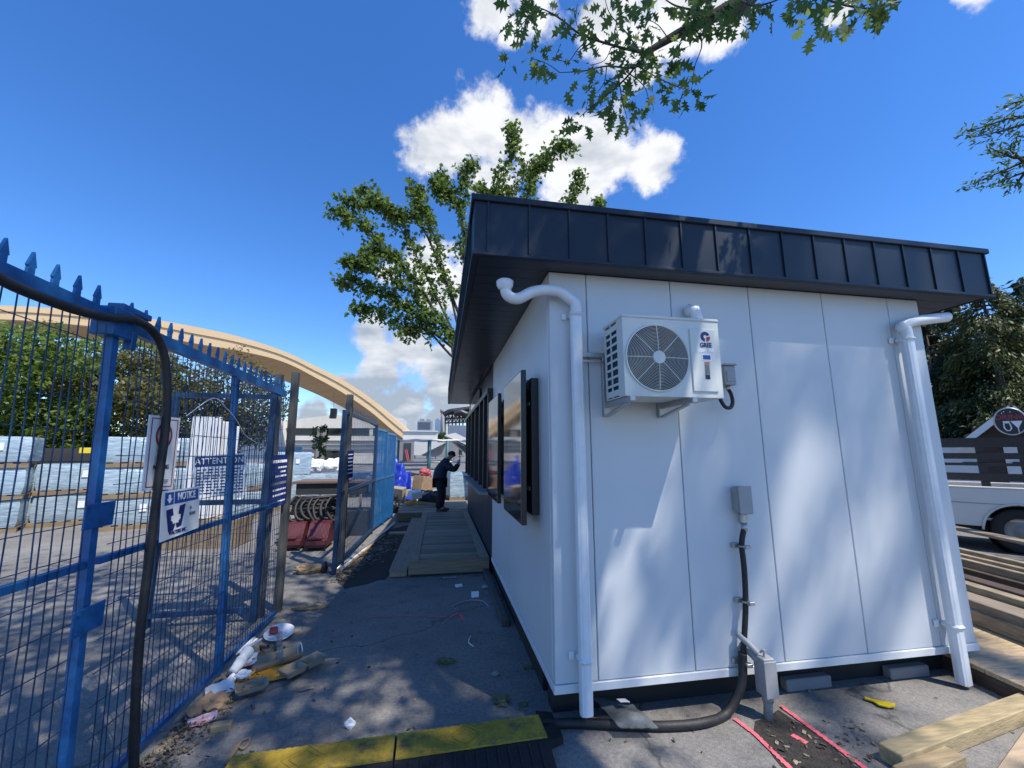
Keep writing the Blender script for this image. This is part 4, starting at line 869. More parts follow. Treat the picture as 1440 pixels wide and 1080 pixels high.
# low platform: top at .18, front edge from (3.3,.15)
e0 = Vector(gp(1350, 935, .10)); 
pf = thing('lumber_platform', 'low platform of fresh boards beside the right kiosk corner', 'platform', (e0.x, e0.y, 0))
ep = Vector((3.221, .04, 0))
M_WBRN = wood('brown plank', (.09, .06, .04), .3, (2, 2, 14))
def obar(b, o, d, l0, l1, v0, v1, z0, z1, r=.004):
    q = MB(); q.bbox((v0, l0, z0), (v1, l1, z1), r); ang = math.atan2(-d.x, d.y); M = Matrix.Rotation(ang, 3, 'Z'); b.add([o+M @ Vector(p) for p in q.v], q.f)
for k in range(9):       # boards laid across two bearers
    b = MB(); obar(b, ep, up7, -.46+.30*k+.003, -.46+.30*(k+1)-.003, .0, 1.5+.05*(k % 2), .105, .14); b.build('platform_board', mat('fresh board %d' % (k % 3), (.40+.03*(k % 3), .30+.02*(k % 3), .19), .72, var=.28, scale=3, bump=.25, bscale=8, stretch=(3, 14, 14), dirt=((.16, .11, .07), 4, .6)), pf)
b = MB(); obar(b, ep, up7, -.45, 2.2, .004, .06, .0, .103); b.build('edge_beam', M_WBRN, pf); b = MB(); obar(b, ep, up7, -.45, 2.2, 1.2, 1.26, .0, .103); b.build('edge_beam', M_WBRN, pf)
ylist = [(1372, 857, .145, .265, .14, 'pale thick plank lying on the platform, nearest of the stack'), (1372, 841, .145, .34, .25, 'wide grey plank, second from the platform'), (1372, 823, .145, .40, .12, 'pale plank, third from the platform'),
         (1372, 814, .0, .38, .16, 'broad dark brown plank on edge in middle of the stack'), (1372, 801, .0, .34, .16, 'dark plank lying low behind the brown one'),
         (1372, 790, .0, .42, .07, 'narrow pale plank, third from the stack back'), (1372, 783, .0, .45, .07, 'narrow pale plank, second from the stack back'), (1372, 776, .0, .48, .07, 'narrow pale plank at the back of stack')]
for i, (x, y, z0, z1, wd_, lab) in enumerate(ylist):
    P0 = Vector(gp(x, y, z1)); plank('lumber_plank', lab, P0, -1.3, 3.5+rnd.uniform(0, .6), wd_, z0, z1, M_WSTACK if i in (0, 2, 5, 6, 7) else M_WBRN if i in (3, 4) else M_WDECKY, jit=rnd.uniform(-.015, .015))
P0 = Vector(gp(1390, 750, .50)); plank('long_plank', 'long pale plank raised on trestles in front of the white pickup', P0, -2.4, 3.0, .20, .46, .50, M_WSTACK, d=u21)
for L_ in (-1.6, 1.4):
    q = Vector((P0.x, P0.y, 0))+u21*L_; b = MB(); b.bbox((q.x-.15, q.y-.15, 0), (q.x+.15, q.y+.15, .46), .01); tag(b.build('timber_block', M_WOLD, org=(q.x, q.y, 0)), 'dark timber block holding up the long pale plank, %s end' % ('nearer' if L_ < 0 else 'farther'), 'block', 'timber blocks under the long plank')
# heavy beam in the foreground
A = Vector(gp(1248, 1069, .04)); A.z = 0; Bq = Vector(gp(1445, 994, .04)); Bq.z = 0; d = (Bq-A).normalized()
plank('timber_beam', 'heavy square timber beam lying across the bottom right corner', A, .03, 3.0, .115, .0, .088, mat('beam wood', (.36, .28, .15), .7, var=.25, scale=3, bump=.25, bscale=8, stretch=(2, 14, 14)), None, 'beam', d)
A2 = Vector(gp(1290, 1080, .05)); A2.z = 0; d2 = (Vector(gp(1345, 1052, .05))-Vector(gp(1270, 1085, .05))); d2.z = 0; d2.normalize()
plank('timber_beam', 'short pale timber offcut in front of the heavy beam', A2, -.12, .34, .10, 0, .06, M_WNEW, None, 'beam', d2)
c = Vector(gp(1420, 1062)); b = MB(); b.bbox((c.x-.36, c.y-.42, .0), (c.x+.9, c.y+.0, .022), .003); b.rot(c, (0, 0, .35)); debris('plywood_sheet', 'tan plywood sheet lying in bottom right corner', 'plywood', b, mat('plywood', (.44, .33, .21), .7, var=.15, scale=3, bump=.1, bscale=20, stretch=(1, 9, 1), dirt=((.25, .19, .12), 3, .6)), c)
# ------------------------------------------------------------------ foliage
NR = np.random.default_rng(11)
def leaves(name, C, size, m, parent, shape='oval', axis=None, flat=.0, droop=.0, jit=.35):
    """many single leaves as one foliage mesh; C (n,3) leaf bases, axis optional (n,3) growing directions"""
    S2 = {'oval': [(0, 0), (.42, .22), (.8, .25), (1, 0), (.8, -.25), (.42, -.22)],
          'spray': [(0, .04), (.5, .16), (1, 0), (.5, -.16)],
          'maple': [(0, 0), (.12, .34), (.34, .22), (.42, .52), (.62, .24), (1, 0), (.62, -.24), (.42, -.52), (.34, -.22), (.12, -.34)],
          'oak': [(0, 0), (.16, .07), (.22, .28), (.34, .10), (.48, .40), (.55, .12), (.74, .30), (.78, .10), (1, 0), (.78, -.10), (.74, -.30), (.55, -.12), (.48, -.40), (.34, -.10), (.22, -.28), (.16, -.07)]}[shape]
    S2 = np.array(S2); n = len(C); k = len(S2); C = np.asarray(C, float)
    a = NR.normal(size=(n, 3)) if axis is None else np.asarray(axis, float)+NR.normal(size=(n, 3))*jit
    a[:, 2] -= droop; a /= np.linalg.norm(a, axis=1)[:, None]+1e-9
    u = NR.normal(size=(n, 3)); u[:, 2] += flat*4*np.sign(u[:, 2]+1e-6)*0+flat*4
    w_ = np.cross(u, a); w_ /= np.linalg.norm(w_, axis=1)[:, None]+1e-9; nn = np.cross(a, w_)
    s = size*(NR.uniform(.65, 1.25, size=(n, 1, 1)))
    bend = (S2[:, 0]**2*-.18+np.abs(S2[:, 1])*.25)[None, :, None]
    V = C[:, None, :]+s*(S2[None, :, :1]*a[:, None, :]+S2[None, :, 1:]*w_[:, None, :]+bend*nn[:, None, :])
    me = bpy.data.meshes.new(name); me.vertices.add(n*k); me.loops.add(n*k); me.polygons.add(n)
    o_ = np.array(ORG.get(parent.name, Vector())) if parent is not None else np.zeros(3)
    me.vertices.foreach_set('co', (V.reshape(-1, 3)-o_).ravel().astype(np.float32))
    me.loops.foreach_set('vertex_index', np.arange(n*k, dtype=np.int32)); me.polygons.foreach_set('loop_start', np.arange(0, n*k, k, dtype=np.int32))
    me.update(calc_edges=True); me.validate(); return link(name, me, m, parent)
LF_OAK = leaf_mat('oak leaves', (.045, .095, .025), (.11, .17, .045), .5)
LF_MAP = leaf_mat('maple leaves', (.045, .095, .015), (.135, .20, .040), .42)
LF_GRN = leaf_mat('green tree leaves', (.045, .10, .016), (.17, .235, .05), .45)
LF_BRN = leaf_mat('bronze tree leaves', (.050, .062, .018), (.17, .155, .055), .45)
LF_CON = leaf_mat('conifer sprays', (.010, .024, .014), (.035, .062, .028), .15)
LF_CONY = leaf_mat('light conifer sprays', (.020, .040, .016), (.115, .125, .035), .2)
LF_FAR = leaf_mat('distant leaves', (.025, .055, .020), (.07, .12, .035), .2)
def wiggle(p, q, n, amp, rg):
    p = Vector(p); q = Vector(q); L_ = (q-p).length; return [p.lerp(q, i/n)+(Vector([rg.gauss(0, amp*L_) for _ in range(3)]) if 0 < i < n else Vector()) for i in range(n+1)]
# ---- the tree whose limb hangs over the camera: trunk behind and to the right
T = thing('oak_tree', 'large oak whose leafy limb hangs over the top of view', 'tree', (4.6, -8.2, 0)); rg = random.Random(21)
hub = Vector((3.6, -5.2, 6.6))
b = MB(); b.tube(smooth([(4.6, -8.2, -.1), (4.5, -8.0, 1.5), (4.4, -7.4, 3.6), (4.0, -6.4, 5.4), hub], 4), [.42-.24*i/16 for i in range(17)], 14); b.build('trunk', M_BARK, T)
def PX(x, y, D=4.3): return dist(x, y, D)
br = MB(); tips = []
main = [hub, Vector((2.9, -3.6, 7.2)), PX(1100, -70, 5.4), PX(1040, 0, 5.0), PX(1009, 20, 4.8), PX(951, 49, 4.6), PX(907, 75, 4.4)]
br.tube(smooth(main, 5), [.13-.11*(i/30)**.8 for i in range(31)], 8)
def twig(pts, r0, D=None):
    P = [PX(*p) if len(p) == 3 else PX(p[0], p[1], 4.35) for p in pts]; s_ = smooth(P, 4); br.tube(s_, [max(.0028, r0*(1-.8*i/len(s_))) for i in range(len(s_))], 6); return P
for pts, r0 in ([[(907, 75), (870, 66), (818, 49), (790, 28), (764, 13), (735, 5)], .012], [[(907, 75), (893, 95), (853, 93), (820, 100), (787, 102)], .010], [[(900, 85), (880, 110), (860, 128), (831, 151), (815, 165)], .010],
                [[(951, 49, 4.6), (970, 35, 4.4), (987, 60, 4.3), (978, 90), (974, 112)], .008], [[(1009, 20, 4.8), (980, 15), (950, 8), (930, -5)], .012], [[(1040, 0, 5), (1060, 8), (1085, 3), (1110, -8)], .010],
                [[(830, 52), (812, 70), (800, 86), (785, 84)], .005], [[(853, 93), (850, 115), (840, 130)], .005], [[(880, 100), (905, 120), (912, 140)], .006], [[(895, 92), (930, 112), (960, 125)], .007], [[(905, 80), (880, 45), (858, 20), (850, -5)], .007],
                [[(1100, -50, 5.2), (1150, -10, 4.8), (1180, 5, 4.6), (1225, 12, 4.5), (1250, 2, 4.5)], .012], [[(870, 110), (875, 140), (882, 168)], .006], [[(764, 13), (745, 22), (730, 40)], .005], [[(787, 102), (770, 90), (748, 82)], .004], [[(818, 49), (810, 30), (812, 5)], .004], [[(860, 66), (850, 85), (830, 92)], .004], [[(940, 55), (925, 35), (905, 25)], .005]):
    twig(pts, r0)
br.build('branch', M_BARK, T)
CLU = [(735, 18, 15), (722, 32, 8), (748, 34, 9), (745, 5, 12), (812, 28, 11), (808, 42, 6), (748, 80, 13), (764, 90, 6), (728, 78, 6), (775, 92, 4), (870, 5, 12), (858, -2, 6), (908, 3, 10), (920, 12, 6), (885, 58, 13), (898, 72, 12), (914, 82, 10), (930, 96, 6), (905, 92, 10), (922, 120, 11), (934, 134, 6), (960, 118, 10), (974, 140, 8), (880, 108, 8), (868, 118, 7), (858, 148, 11), (872, 160, 8), (826, 168, 10), (818, 174, 6), (882, 172, 7), (850, 128, 8), (838, 118, 5), (818, 106, 5), (985, 20, 16), (1008, 30, 14), (1030, 14, 14), (1000, 6, 12), (968, 8, 12), (1024, 36, 6), (1060, 2, 10), (1090, 5, 8), (1118, -4, 8), (1150, 22, 10), (1170, 34, 6), (1190, 16, 10), (1215, 20, 8), (1240, 6, 8), (1226, 2, 6), (1180, -2, 10), (1250, -8, 8), (940, 70, 8), (1050, 20, 5), (890, 34, 6), (845, 92, 4), (905, 145, 5)]
CC = []; AX = []
for x, y, n in CLU:
    c = np.array(PX(x, y, 4.35+rg.uniform(-.25, .35)))
    for _ in range(int(n*1.25)):
        o_ = NR.normal(size=3)*np.array([.055, .06, .05]); CC.append(c+o_); AX.append(o_/.06+np.array([0, 0, -.7]))
leaves('foliage', np.array(CC), .115, LF_OAK, T, 'oak', np.array(AX), .1, .2, .5)
# the rest of its crown, behind and above the camera, which dapples the wall and yard
cl = []
def clump(x, y, z, r, n): cl.append((x, y, z, r, n))
for k in range(40): clump(rg.uniform(-2.6, 3.0), rg.uniform(-6.2, .2), rg.uniform(9.5, 12.2), rg.uniform(.6, 1.1), 250)
spr = []
for k in range(58):      # unseen leaf sprays, slanted so their shade streaks the end wall
    t_ = rg.uniform(8.0, 11.0); c = Vector((-.3+4.6*rg.random()**1.25+.85*t_, rg.uniform(-.5, .5)-t_, rg.uniform(.3, 3.0)+2.16*t_)); a = Vector((rg.gauss(.5, .12), rg.gauss(0, .2), rg.gauss(.9, .15))).normalized(); L_ = rg.uniform(.7, 1.9)
    for q in range(int(58*L_)): spr.append(np.array(c+a*(L_*rg.uniform(-.5, .5)))+NR.normal(size=3)*np.array((.08, .08, .08))*rg.uniform(.5, 1.5))
for k in range(6): clump(rg.uniform(2.0, 4.6), rg.uniform(-5.8, -3.7), rg.uniform(10.2, 12), rg.uniform(.5, .9), 230)
for k in range(10): clump(rg.uniform(2, 9), rg.uniform(-11, -6.5), rg.uniform(9, 13), rg.uniform(.7, 1.2), 200)
CC = np.concatenate([np.array((x, y, z))+NR.normal(size=(n, 3))*np.array((r, r, r*.55))*.6 for x, y, z, r, n in cl])
CC = np.concatenate([CC, np.array(spr)]); leaves('crown', CC, .15, LF_OAK, T, 'oval', None, .3)
bb = MB()
for i, (x, y, z, r, n) in enumerate(cl):
    if i % 3 == 0: s_ = wiggle(hub, (x, y, z), 5, .04, rg); bb.tube(s_, [.10*(1-.85*j/5) for j in range(6)], 6)
bb.build('limb', M_BARK, T)
# ---- second tree at the right: only the tips of its boughs reach into view
T = thing('acacia_tree', 'tree with fine feathery boughs reaching in from right edge', 'tree', (9.3, .6, 0))
b = MB(); b.tube(smooth([(9.3, .6, -.1), (9.2, .6, 2.5), (9.0, .7, 5.0), (8.9, .8, 8.2)], 4), [.2-.14*i/12 for i in range(13)], 10); b.build('trunk', M_BARK, T)
bw = MB(); CC = []; AX = []
for pts in ([(1520, 150, 7.4), (1460, 162, 7.0), (1420, 166, 6.9), (1385, 178, 6.8), (1357, 184, 6.8)], [(1470, 170, 7), (1440, 175, 6.9), (1405, 185, 6.8), (1368, 193, 6.8)], [(1530, 200, 7.4), (1470, 215, 7.1), (1430, 232, 7), (1395, 247, 6.9), (1361, 261, 6.8)], [(1470, 215, 7.1), (1430, 222, 7), (1412, 216, 6.9), (1391, 208, 6.9)], [(1520, 130, 7.3), (1470, 140, 7.1), (1440, 142, 7), (1418, 146, 7)], [(1460, 235, 7.1), (1430, 246, 7), (1398, 259, 6.9)], [(1475, 190, 7), (1450, 193, 7), (1430, 192, 6.9)], [(1440, 228, 7), (1425, 215, 6.95), (1419, 209, 6.9)], [(1450, 232, 7), (1432, 255, 6.95), (1426, 264, 6.9)]):
    P = smooth([dist(*p) for p in pts], 8); bw.tube(P, [.018*(1-.85*i/len(P)) for i in range(len(P))], 5)
    for i in range(10, len(P)):
        d = (P[i]-P[i-1]).normalized()
        for _ in range(6): CC.append(np.array(P[i])+NR.normal(size=3)*.035); AX.append(np.array(d)*1.0+NR.normal(size=3)*.6)
for k in range(12):
    a = wiggle((9.0, .7, 4.5+k*.3), (10.5+rg.uniform(1.0, 4), -.8+rg.uniform(-4, -1), 6+k*.3+rg.uniform(0, 1.5)), 5, .04, rg); bw.tube(a, [.03*(1-.8*j/5) for j in range(6)], 5)
    for p in a[2:]:
        for _ in range(90): CC.append(np.array(p)+NR.normal(size=3)*.28); AX.append(NR.normal(size=3))
bw.tube(smooth([(8.95, .75, 6.2), dist(1530, 200, 7.4), dist(1520, 150, 7.4)], 4), .03, 6)
bw.build('bough', M_BARK, T); leaves('foliage', np.array(CC), .06, LF_OAK, T, 'spray', np.array(AX), .2, .1)
# ---- maple standing behind the kiosk
YM = 11.5; rg = random.Random(5)
T = thing('maple_tree', 'broad leafy maple rising behind the kiosk roof', 'tree', (1.2, YM, 0))
b = MB(); fork = Vector((.55, YM, 4.6)); b.tube(smooth([(1.2, YM, -.1), (1.1, YM, 2), (.8, YM, 3.6), fork], 4), [.24-.10*i/12 for i in range(13)], 10); b.build('trunk', M_BARK2, T)
br = MB(); CC = []
LIMB = [[(640, 505), (600, 462), (560, 425), (520, 405), (476, 398)], [(645, 500), (590, 400), (550, 360), (515, 320), (470, 298)], [(650, 490), (610, 410), (580, 350), (548, 300), (510, 268)], [(650, 480), (630, 400), (610, 330), (592, 290), (582, 262)], [(600, 462), (570, 465), (540, 440), (500, 438)], [(640, 505), (632, 470), (600, 440), (560, 395), (505, 372)],
        [(660, 480), (655, 400), (650, 310), (650, 255), (664, 232)], [(670, 470), (680, 380), (690, 300), (705, 250), (722, 205), (716, 178)], [(680, 470), (710, 380), (735, 300), (750, 245), (775, 215), (802, 206)], [(680, 470), (740, 400), (790, 320), (805, 285), (815, 245)], [(700, 470), (770, 400), (830, 310), (846, 286)], [(690, 300), (715, 270), (745, 240), (765, 232)], [(650, 310), (625, 275), (612, 262), (625, 250)], [(655, 400), (670, 340), (688, 300), (676, 262)], [(600, 330), (560, 300), (530, 290), (490, 285)], [(550, 360), (515, 365), (490, 372)]]
for lm in LIMB:
    dy = rg.uniform(-1.1, 1.1); P = [fork]+[ony(x, y, YM+dy*(i/len(lm))) for i, (x, y) in enumerate(lm)]; s_ = smooth(P, 5); br.tube(s_, [max(.006, .06*(1-i/len(s_))**1.1) for i in range(len(s_))], 6)
    n = len(s_)
    for i in range(int(n*.35), n):
        for q in range(4):
            dv = Vector((rg.gauss(0, 1), rg.gauss(0, 1), rg.gauss(.25, .8))).normalized(); e_ = s_[i]+dv*rg.uniform(.2, .62)*(1.05-.4*i/n); tw = wiggle(s_[i], e_, 3, .06, rg); br.tube(tw, [.010, .008, .006, .004], 4, 0, False)
            if rg.random() < .84:
                for p in tw[1:]:
                    for _ in range(rg.randint(3, 7)): CC.append(np.array(p)+NR.normal(size=3)*.10)
br.build('limb', M_BARK, T); leaves('foliage', np.array(CC), .165, LF_MAP, T, 'maple', None, .25, .25)
# ---- crowns built of clumps
def crown_tree(name, label, base, h, rad, m, nl, size, seed, cat='tree', group=None, z0=.25, shape='oval', bark=None, squash=1.0, ncl=60, lean=(0, 0)):
    rg = random.Random(seed); base = Vector(base); T = thing(name, label, cat, base, group)
    top = base+Vector((lean[0], lean[1], h*.8)); b = MB(); b.tube(smooth(wiggle(base+Vector((0, 0, -.1)), top, 5, .02, rg), 3), [max(.03, h*.022*(1-.9*i/15)) for i in range(16)], 8); b.build('trunk', bark or M_BARK, T)
    cen = base+Vector((lean[0]*.6, lean[1]*.6, h*(z0+(1-z0)*.5))); hz = h*(1-z0)*.5; cl = []
    for k in range(ncl):
        while True:
            q = Vector((rg.uniform(-1, 1), rg.uniform(-1, 1), rg.uniform(-1, 1)))
            if .35 < q.length < 1: break
        q = q*(rg.uniform(.82, 1.06)); cl.append((cen+Vector((q.x*rad, q.y*rad*squash, q.z*hz)), rg.uniform(.18, .34)*min(rad, hz)))
    bb = MB()
    for c, r in cl[::2]:
        st = base+(top-base)*rg.uniform(.35, .85); bb.tube(wiggle(st, c, 4, .05, rg), [h*.008, h*.006, h*.0045, h*.003, h*.0015], 5, 0, False)
    bb.build('limb', bark or M_BARK, T)
    wt = np.array([r*r for c, r in cl]); wt /= wt.sum(); CC = []
    for (c, r), k in zip(cl, (wt*nl).astype(int)):
        d = NR.normal(size=(k, 3)); d /= np.linalg.norm(d, axis=1)[:, None]; CC.append(np.array(c)+d*(r*NR.uniform(.45, 1.05, size=(k, 1))**.7)*np.array((1, 1, .8)))
    leaves('foliage', np.concatenate(CC), size, m, T, shape, None, .35, .1); return T
def atd(x, y, D, z=0):
    p = dist(x, 634, D); return Vector((p.x, p.y, z))
LT = 'trees along the far side of the yard'
crown_tree('leafy_tree', 'green leafy tree at far left beyond the wrapped pallets', atd(20, 0, 20), 5.7, 4.0, LF_GRN, 15000, .15, 31, group=LT, z0=.12)
crown_tree('leafy_tree', 'tallest green tree standing behind the blue fence post', atd(120, 0, 19), 5.6, 2.8, LF_GRN, 13000, .14, 32, group=LT, z0=.3)
crown_tree('bronze_tree', 'bronze green tree in front of the timber arch, behind gate', atd(215, 0, 18), 4.9, 3.0, LF_BRN, 13000, .13, 33, group=LT, z0=.28)
crown_tree('bronze_tree', 'bronze leaved tree farthest right of the row, below arch', atd(310, 0, 18), 5.3, 2.0, LF_BRN, 8500, .12, 34, group=LT, z0=.25)
crown_tree('leafy_tree', 'dark green tree cut off by the left edge of view', atd(-90, 0, 20), 5.5, 3.8, LF_GRN, 12000, .16, 35, group=LT, z0=.1)
# ---- tall conifers at the right
def conifer(label, base, h, rad, m, n, size, seed, z0=.04):
    rg = random.Random(seed); base = Vector(base); T = thing('conifer', label, 'tree', base, 'dark conifers behind the shed')
    b = MB(); b.tube([base+Vector((0, 0, -.1)), base+Vector((.05, 0, h*.5)), base+Vector((0, 0, h))], [h*.022, h*.013, .02], 8); b.build('trunk', M_BARK, T)
    bb = MB(); CC = []; AX = []; nb = int(h*11)
    for k in range(nb):
        t = (k+rg.random())/nb; z = h*(z0+(1-z0)*t); L_ = rad*((1-t)**.75*.95+.06)*rg.uniform(.65, 1.12); a = rg.uniform(0, 2*PI); d = Vector((math.cos(a), math.sin(a), 0))
        P = [base+Vector((0, 0, z))+d*(L_*s)+Vector((0, 0, L_*(.16*s-.42*s*s))) for s in (0, .3, .6, .85, 1)]; bb.tube(P, [.035, .028, .02, .012, .005], 4, 0, False)
        m_ = max(6, int(n*L_/(nb*rad*.5)))
        for _ in range(m_):
            s = rg.uniform(.18, 1.03)**.75; q = P[0]+d*(L_*s)+Vector((0, 0, L_*(.16*s-.42*s*s))); sd = Vector((-d.y, d.x, 0))*rg.gauss(0, .20*L_*(1.1-s*.6)); CC.append(np.array(q+sd+Vector((0, 0, rg.gauss(-.08, .14))))); AX.append(np.array(d*.8+sd*1.2+Vector((0, 0, -.55))))
    bb.build('bough', M_BARK, T); leaves('foliage', np.array(CC), size, m, T, 'spray', np.array(AX), .3, .15, .4)
conifer('tall dark conifer just right of the kiosk edge', atd(1330, 0, 21), 7.0, 3.0, LF_CON, 34000, .17, 41)
conifer('tall conifer with yellow green boughs at right edge', atd(1425, 0, 20), 7.3, 3.0, LF_CONY, 34000, .16, 42)
conifer('dark conifer standing behind, between the two taller ones', atd(1385, 0, 26), 8.8, 3.6, LF_CON, 26000, .22, 43)
conifer('dark conifer beyond the right edge of view', atd(1500, 0, 22), 7.6, 3.6, LF_CON, 14000, .26, 44)
conifer('dark conifer mostly hidden behind the kiosk right side', atd(1265, 0, 24), 6.8, 3.4, LF_CON, 12000, .26, 45)
# ------------------------------------------------------------------ the timber arch
YA = 52.0
TP = [(-420, 470), (-250, 445), (-100, 433), (0, 430), (100, 436), (200, 447), (270, 459), (330, 472), (380, 487), (411, 499), (440, 513), (480, 533), (520, 559), (556, 589), (582, 611)]
BP = [(-420, 492), (-250, 464), (-100, 452), (0, 449), (100, 456), (200, 468), (270, 482), (330, 492), (380, 503), (411, 514), (440, 529), (480, 551), (520, 578), (552, 605), (572, 620)]
T = thing('timber_arch', 'huge curved laminated timber roof arch spanning the background', 'arch', (-30, YA, 0))
tp = smooth([ony(x, y, YA) for x, y in TP], 5); bp_ = smooth([ony(x, y, YA) for x, y in BP], 5); n = len(tp); assert len(bp_) == n; O = Vector((0, 4.6, -.2))
def strip(A, Bq, nm, m, push=0, th=.5):
    b = MB(); d = Vector((0, push, 0)); e = Vector((0, th, 0)); vs = []
    for p, q in zip(A, Bq): vs += [p+d, q+d, q+d+e, p+d+e]
    k = len(A); fs = []
    for i in range(k-1):
        for j in range(4): fs.append((4*i+j, 4*i+(j+1) % 4, 4*i+4+(j+1) % 4, 4*i+4+j))
    fs += [(0, 3, 2, 1), (4*k-4, 4*k-3, 4*k-2, 4*k-1)]; b.add(vs, fs); return b.build(nm, m, T)
mid = [a.lerp(c_, .42) for a, c_ in zip(tp, bp_)]; mid2 = [a.lerp(c_, .45) for a, c_ in zip(tp, bp_)]
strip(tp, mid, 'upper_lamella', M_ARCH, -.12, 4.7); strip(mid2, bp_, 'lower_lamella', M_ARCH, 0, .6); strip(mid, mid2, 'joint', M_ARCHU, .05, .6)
b = MB(); vs = []
for i_, (a, c_) in enumerate(zip(tp, bp_)):
    k = 1.0 if i_ < 45 else max(.12, 1-(i_-45)/max(1, n-46)*.9); d = Vector((-6.0*k, 6.0*k, 0)); e = Vector((0, .62, .02)); m_ = a.lerp(c_, .5)
    vs += [c_+e, c_+e+d, m_+e+d, m_+e]
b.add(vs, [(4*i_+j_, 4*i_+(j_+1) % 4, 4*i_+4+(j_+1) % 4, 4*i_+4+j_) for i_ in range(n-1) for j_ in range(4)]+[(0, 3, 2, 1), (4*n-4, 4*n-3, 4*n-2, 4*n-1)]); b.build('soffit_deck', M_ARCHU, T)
T = thing('hanging_speaker', 'black curved speaker array hanging under the timber arch', 'speaker', ony(467, 583, 42)); b = MB()
for k in range(7): a_ = ony(469.5-.35*k*k*.12, 575.5+2.0*k, 42); b.bbox(a_-Vector((.3, .3, .07)), a_+Vector((.3, .3, .07)), .03)
b.build('cabinet', M_BLACK, T); b = MB(); b.tube([ony(469.5, 575, 42), ony(469.5, 552, 42.5)], .02, 5); b.build('cable', M_BLACK, T)
# ------------------------------------------------------------------ buildings beyond
def slab(name, x0, y0, x1, y1, Y, th, m, par, off=0):
    a = ony(x0, y0, Y); c = ony(x1, y1, Y); b = MB(); b.box((min(a.x, c.x), Y-off, min(a.z, c.z)), (max(a.x, c.x), Y+th, max(a.z, c.z))); return b.build(name, m, par)
YB = 62
T = thing('terrace_building', 'long white terraced building with dark window bands beyond gate opening', 'building', ony(470, 650, YB))
slab('lower_wall', 396, 613, 566, 652, YB, 5, M_CONC, T); slab('window_band', 398, 602.5, 566, 612.6, YB+.4, 4, M_WINB, T)
a = ony(388, 593, YB); c = ony(468, 583.5, YB); e = ony(566, 588, YB); g_ = ony(566, 602, YB); h_ = ony(392, 602, YB)
b = MB(); b.prism([a, h_, g_, e, c], (0, 8, 0)); b.build('roof', M_CONC, T)
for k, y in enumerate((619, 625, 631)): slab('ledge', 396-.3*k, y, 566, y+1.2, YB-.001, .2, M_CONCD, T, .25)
slab('opening', 457, 634, 481, 651, YB-.01, .3, M_WINB, T, .02); slab('pillar', 447, 602, 455, 652, YB-.3, .3, M_CONCD, T, .1); slab('pillar', 520, 602, 524, 613, YB+.2, .2, M_CONC, T, .1)
slab('lower_grey_wall', 405, 641, 446, 650, YB-.02, .2, M_CONCD, T, .15)  # grey concrete slab set against the pale lower wall
T = thing('seating_slope', 'white sloping concrete terrace left of the white building', 'terrace', ony(340, 650, 60))
b = MB(); P_ = [ony(250, 646, 60), ony(250, 634, 60), ony(330, 612, 60), ony(394, 588, 60), ony(396, 646, 60)]; b.prism(P_, (0, 6, 0)); b.build('slope_wall', M_CONC, T)
b = MB()
for k in range(5): b.prism([ony(250, 634+2.4*k+1.4, 59.9), ony(250, 635+2.4*k+1.4, 59.9), ony(392, 595+8*k+1, 59.9), ony(392, 594+8*k+1, 59.9)], (0, .12, 0)); 
b.build('step_lines', M_CONCD, T)
T = thing('white_shed', 'low white flat roofed building at the foot of the arch', 'building', ony(600, 620, 47)); slab('wall', 567, 607, 614.5, 623, 47, 8, M_CONC, T); slab('parapet', 566, 605.5, 615.5, 607, 46.8, 8.3, M_TRIM, T)
b = MB(); b.prism([ony(578, 640, 36), ony(578, 622, 36), ony(628, 622, 36), ony(592, 640, 36)], (0, 4, 0)); tag(b.build('ramp_wall', M_CONC, org=ony(600, 640, 36)), 'white sloping stair wall beyond the chain link fence', 'wall')
b = MB(); b.prism([ony(592, 641, 36.5), ony(628, 622, 36.5), ony(645, 622, 36.5), ony(645, 645, 36.5)], (0, 3, 0)); tag(b.build('stone_slope', M_CONCD, org=ony(620, 640, 36)), 'grey stone bank right of the white stair wall', 'bank')
T = thing('grandstand_roof', 'pale slanted canopy roof with dark underside behind person', 'canopy', ony(645, 640, 30))
b = MB(); b.prism([ony(625, 612, 30), ony(640, 608.5, 30), ony(668, 622, 30), ony(668, 631, 30)], (0, 3, 0)); b.build('canopy_top', M_CONC, T); b = MB(); b.prism([ony(634, 619, 30.2), ony(668, 632.5, 30.2), ony(668, 645, 30.2), ony(658, 640, 30.2)], (0, 2.5, 0)); b.build('canopy_underside', M_WINB, T)
T = thing('dark_cabin', 'dark grey site cabin with red ladder beyond the tarp', 'cabin', ony(566, 650, 30)); slab('wall', 556, 619, 578, 650, 30, 3, M_CONCD, T); slab('doorway', 568, 623, 577.5, 648, 29.97, .3, M_WINB, T, .02)
b = MB()
for s_ in (0, 2.4): b.bar(ony(569.5+s_, 632, 29.6), ony(573+s_, 648.5, 29.2), .06, .06)
for k in range(8): b.bar(ony(569.5+.45*k, 633+2*k, 29.55-.04*k), ony(571.9+.45*k, 633+2*k, 29.55-.04*k), .04, .04)
b.build('ladder', M_SIGNR, T)
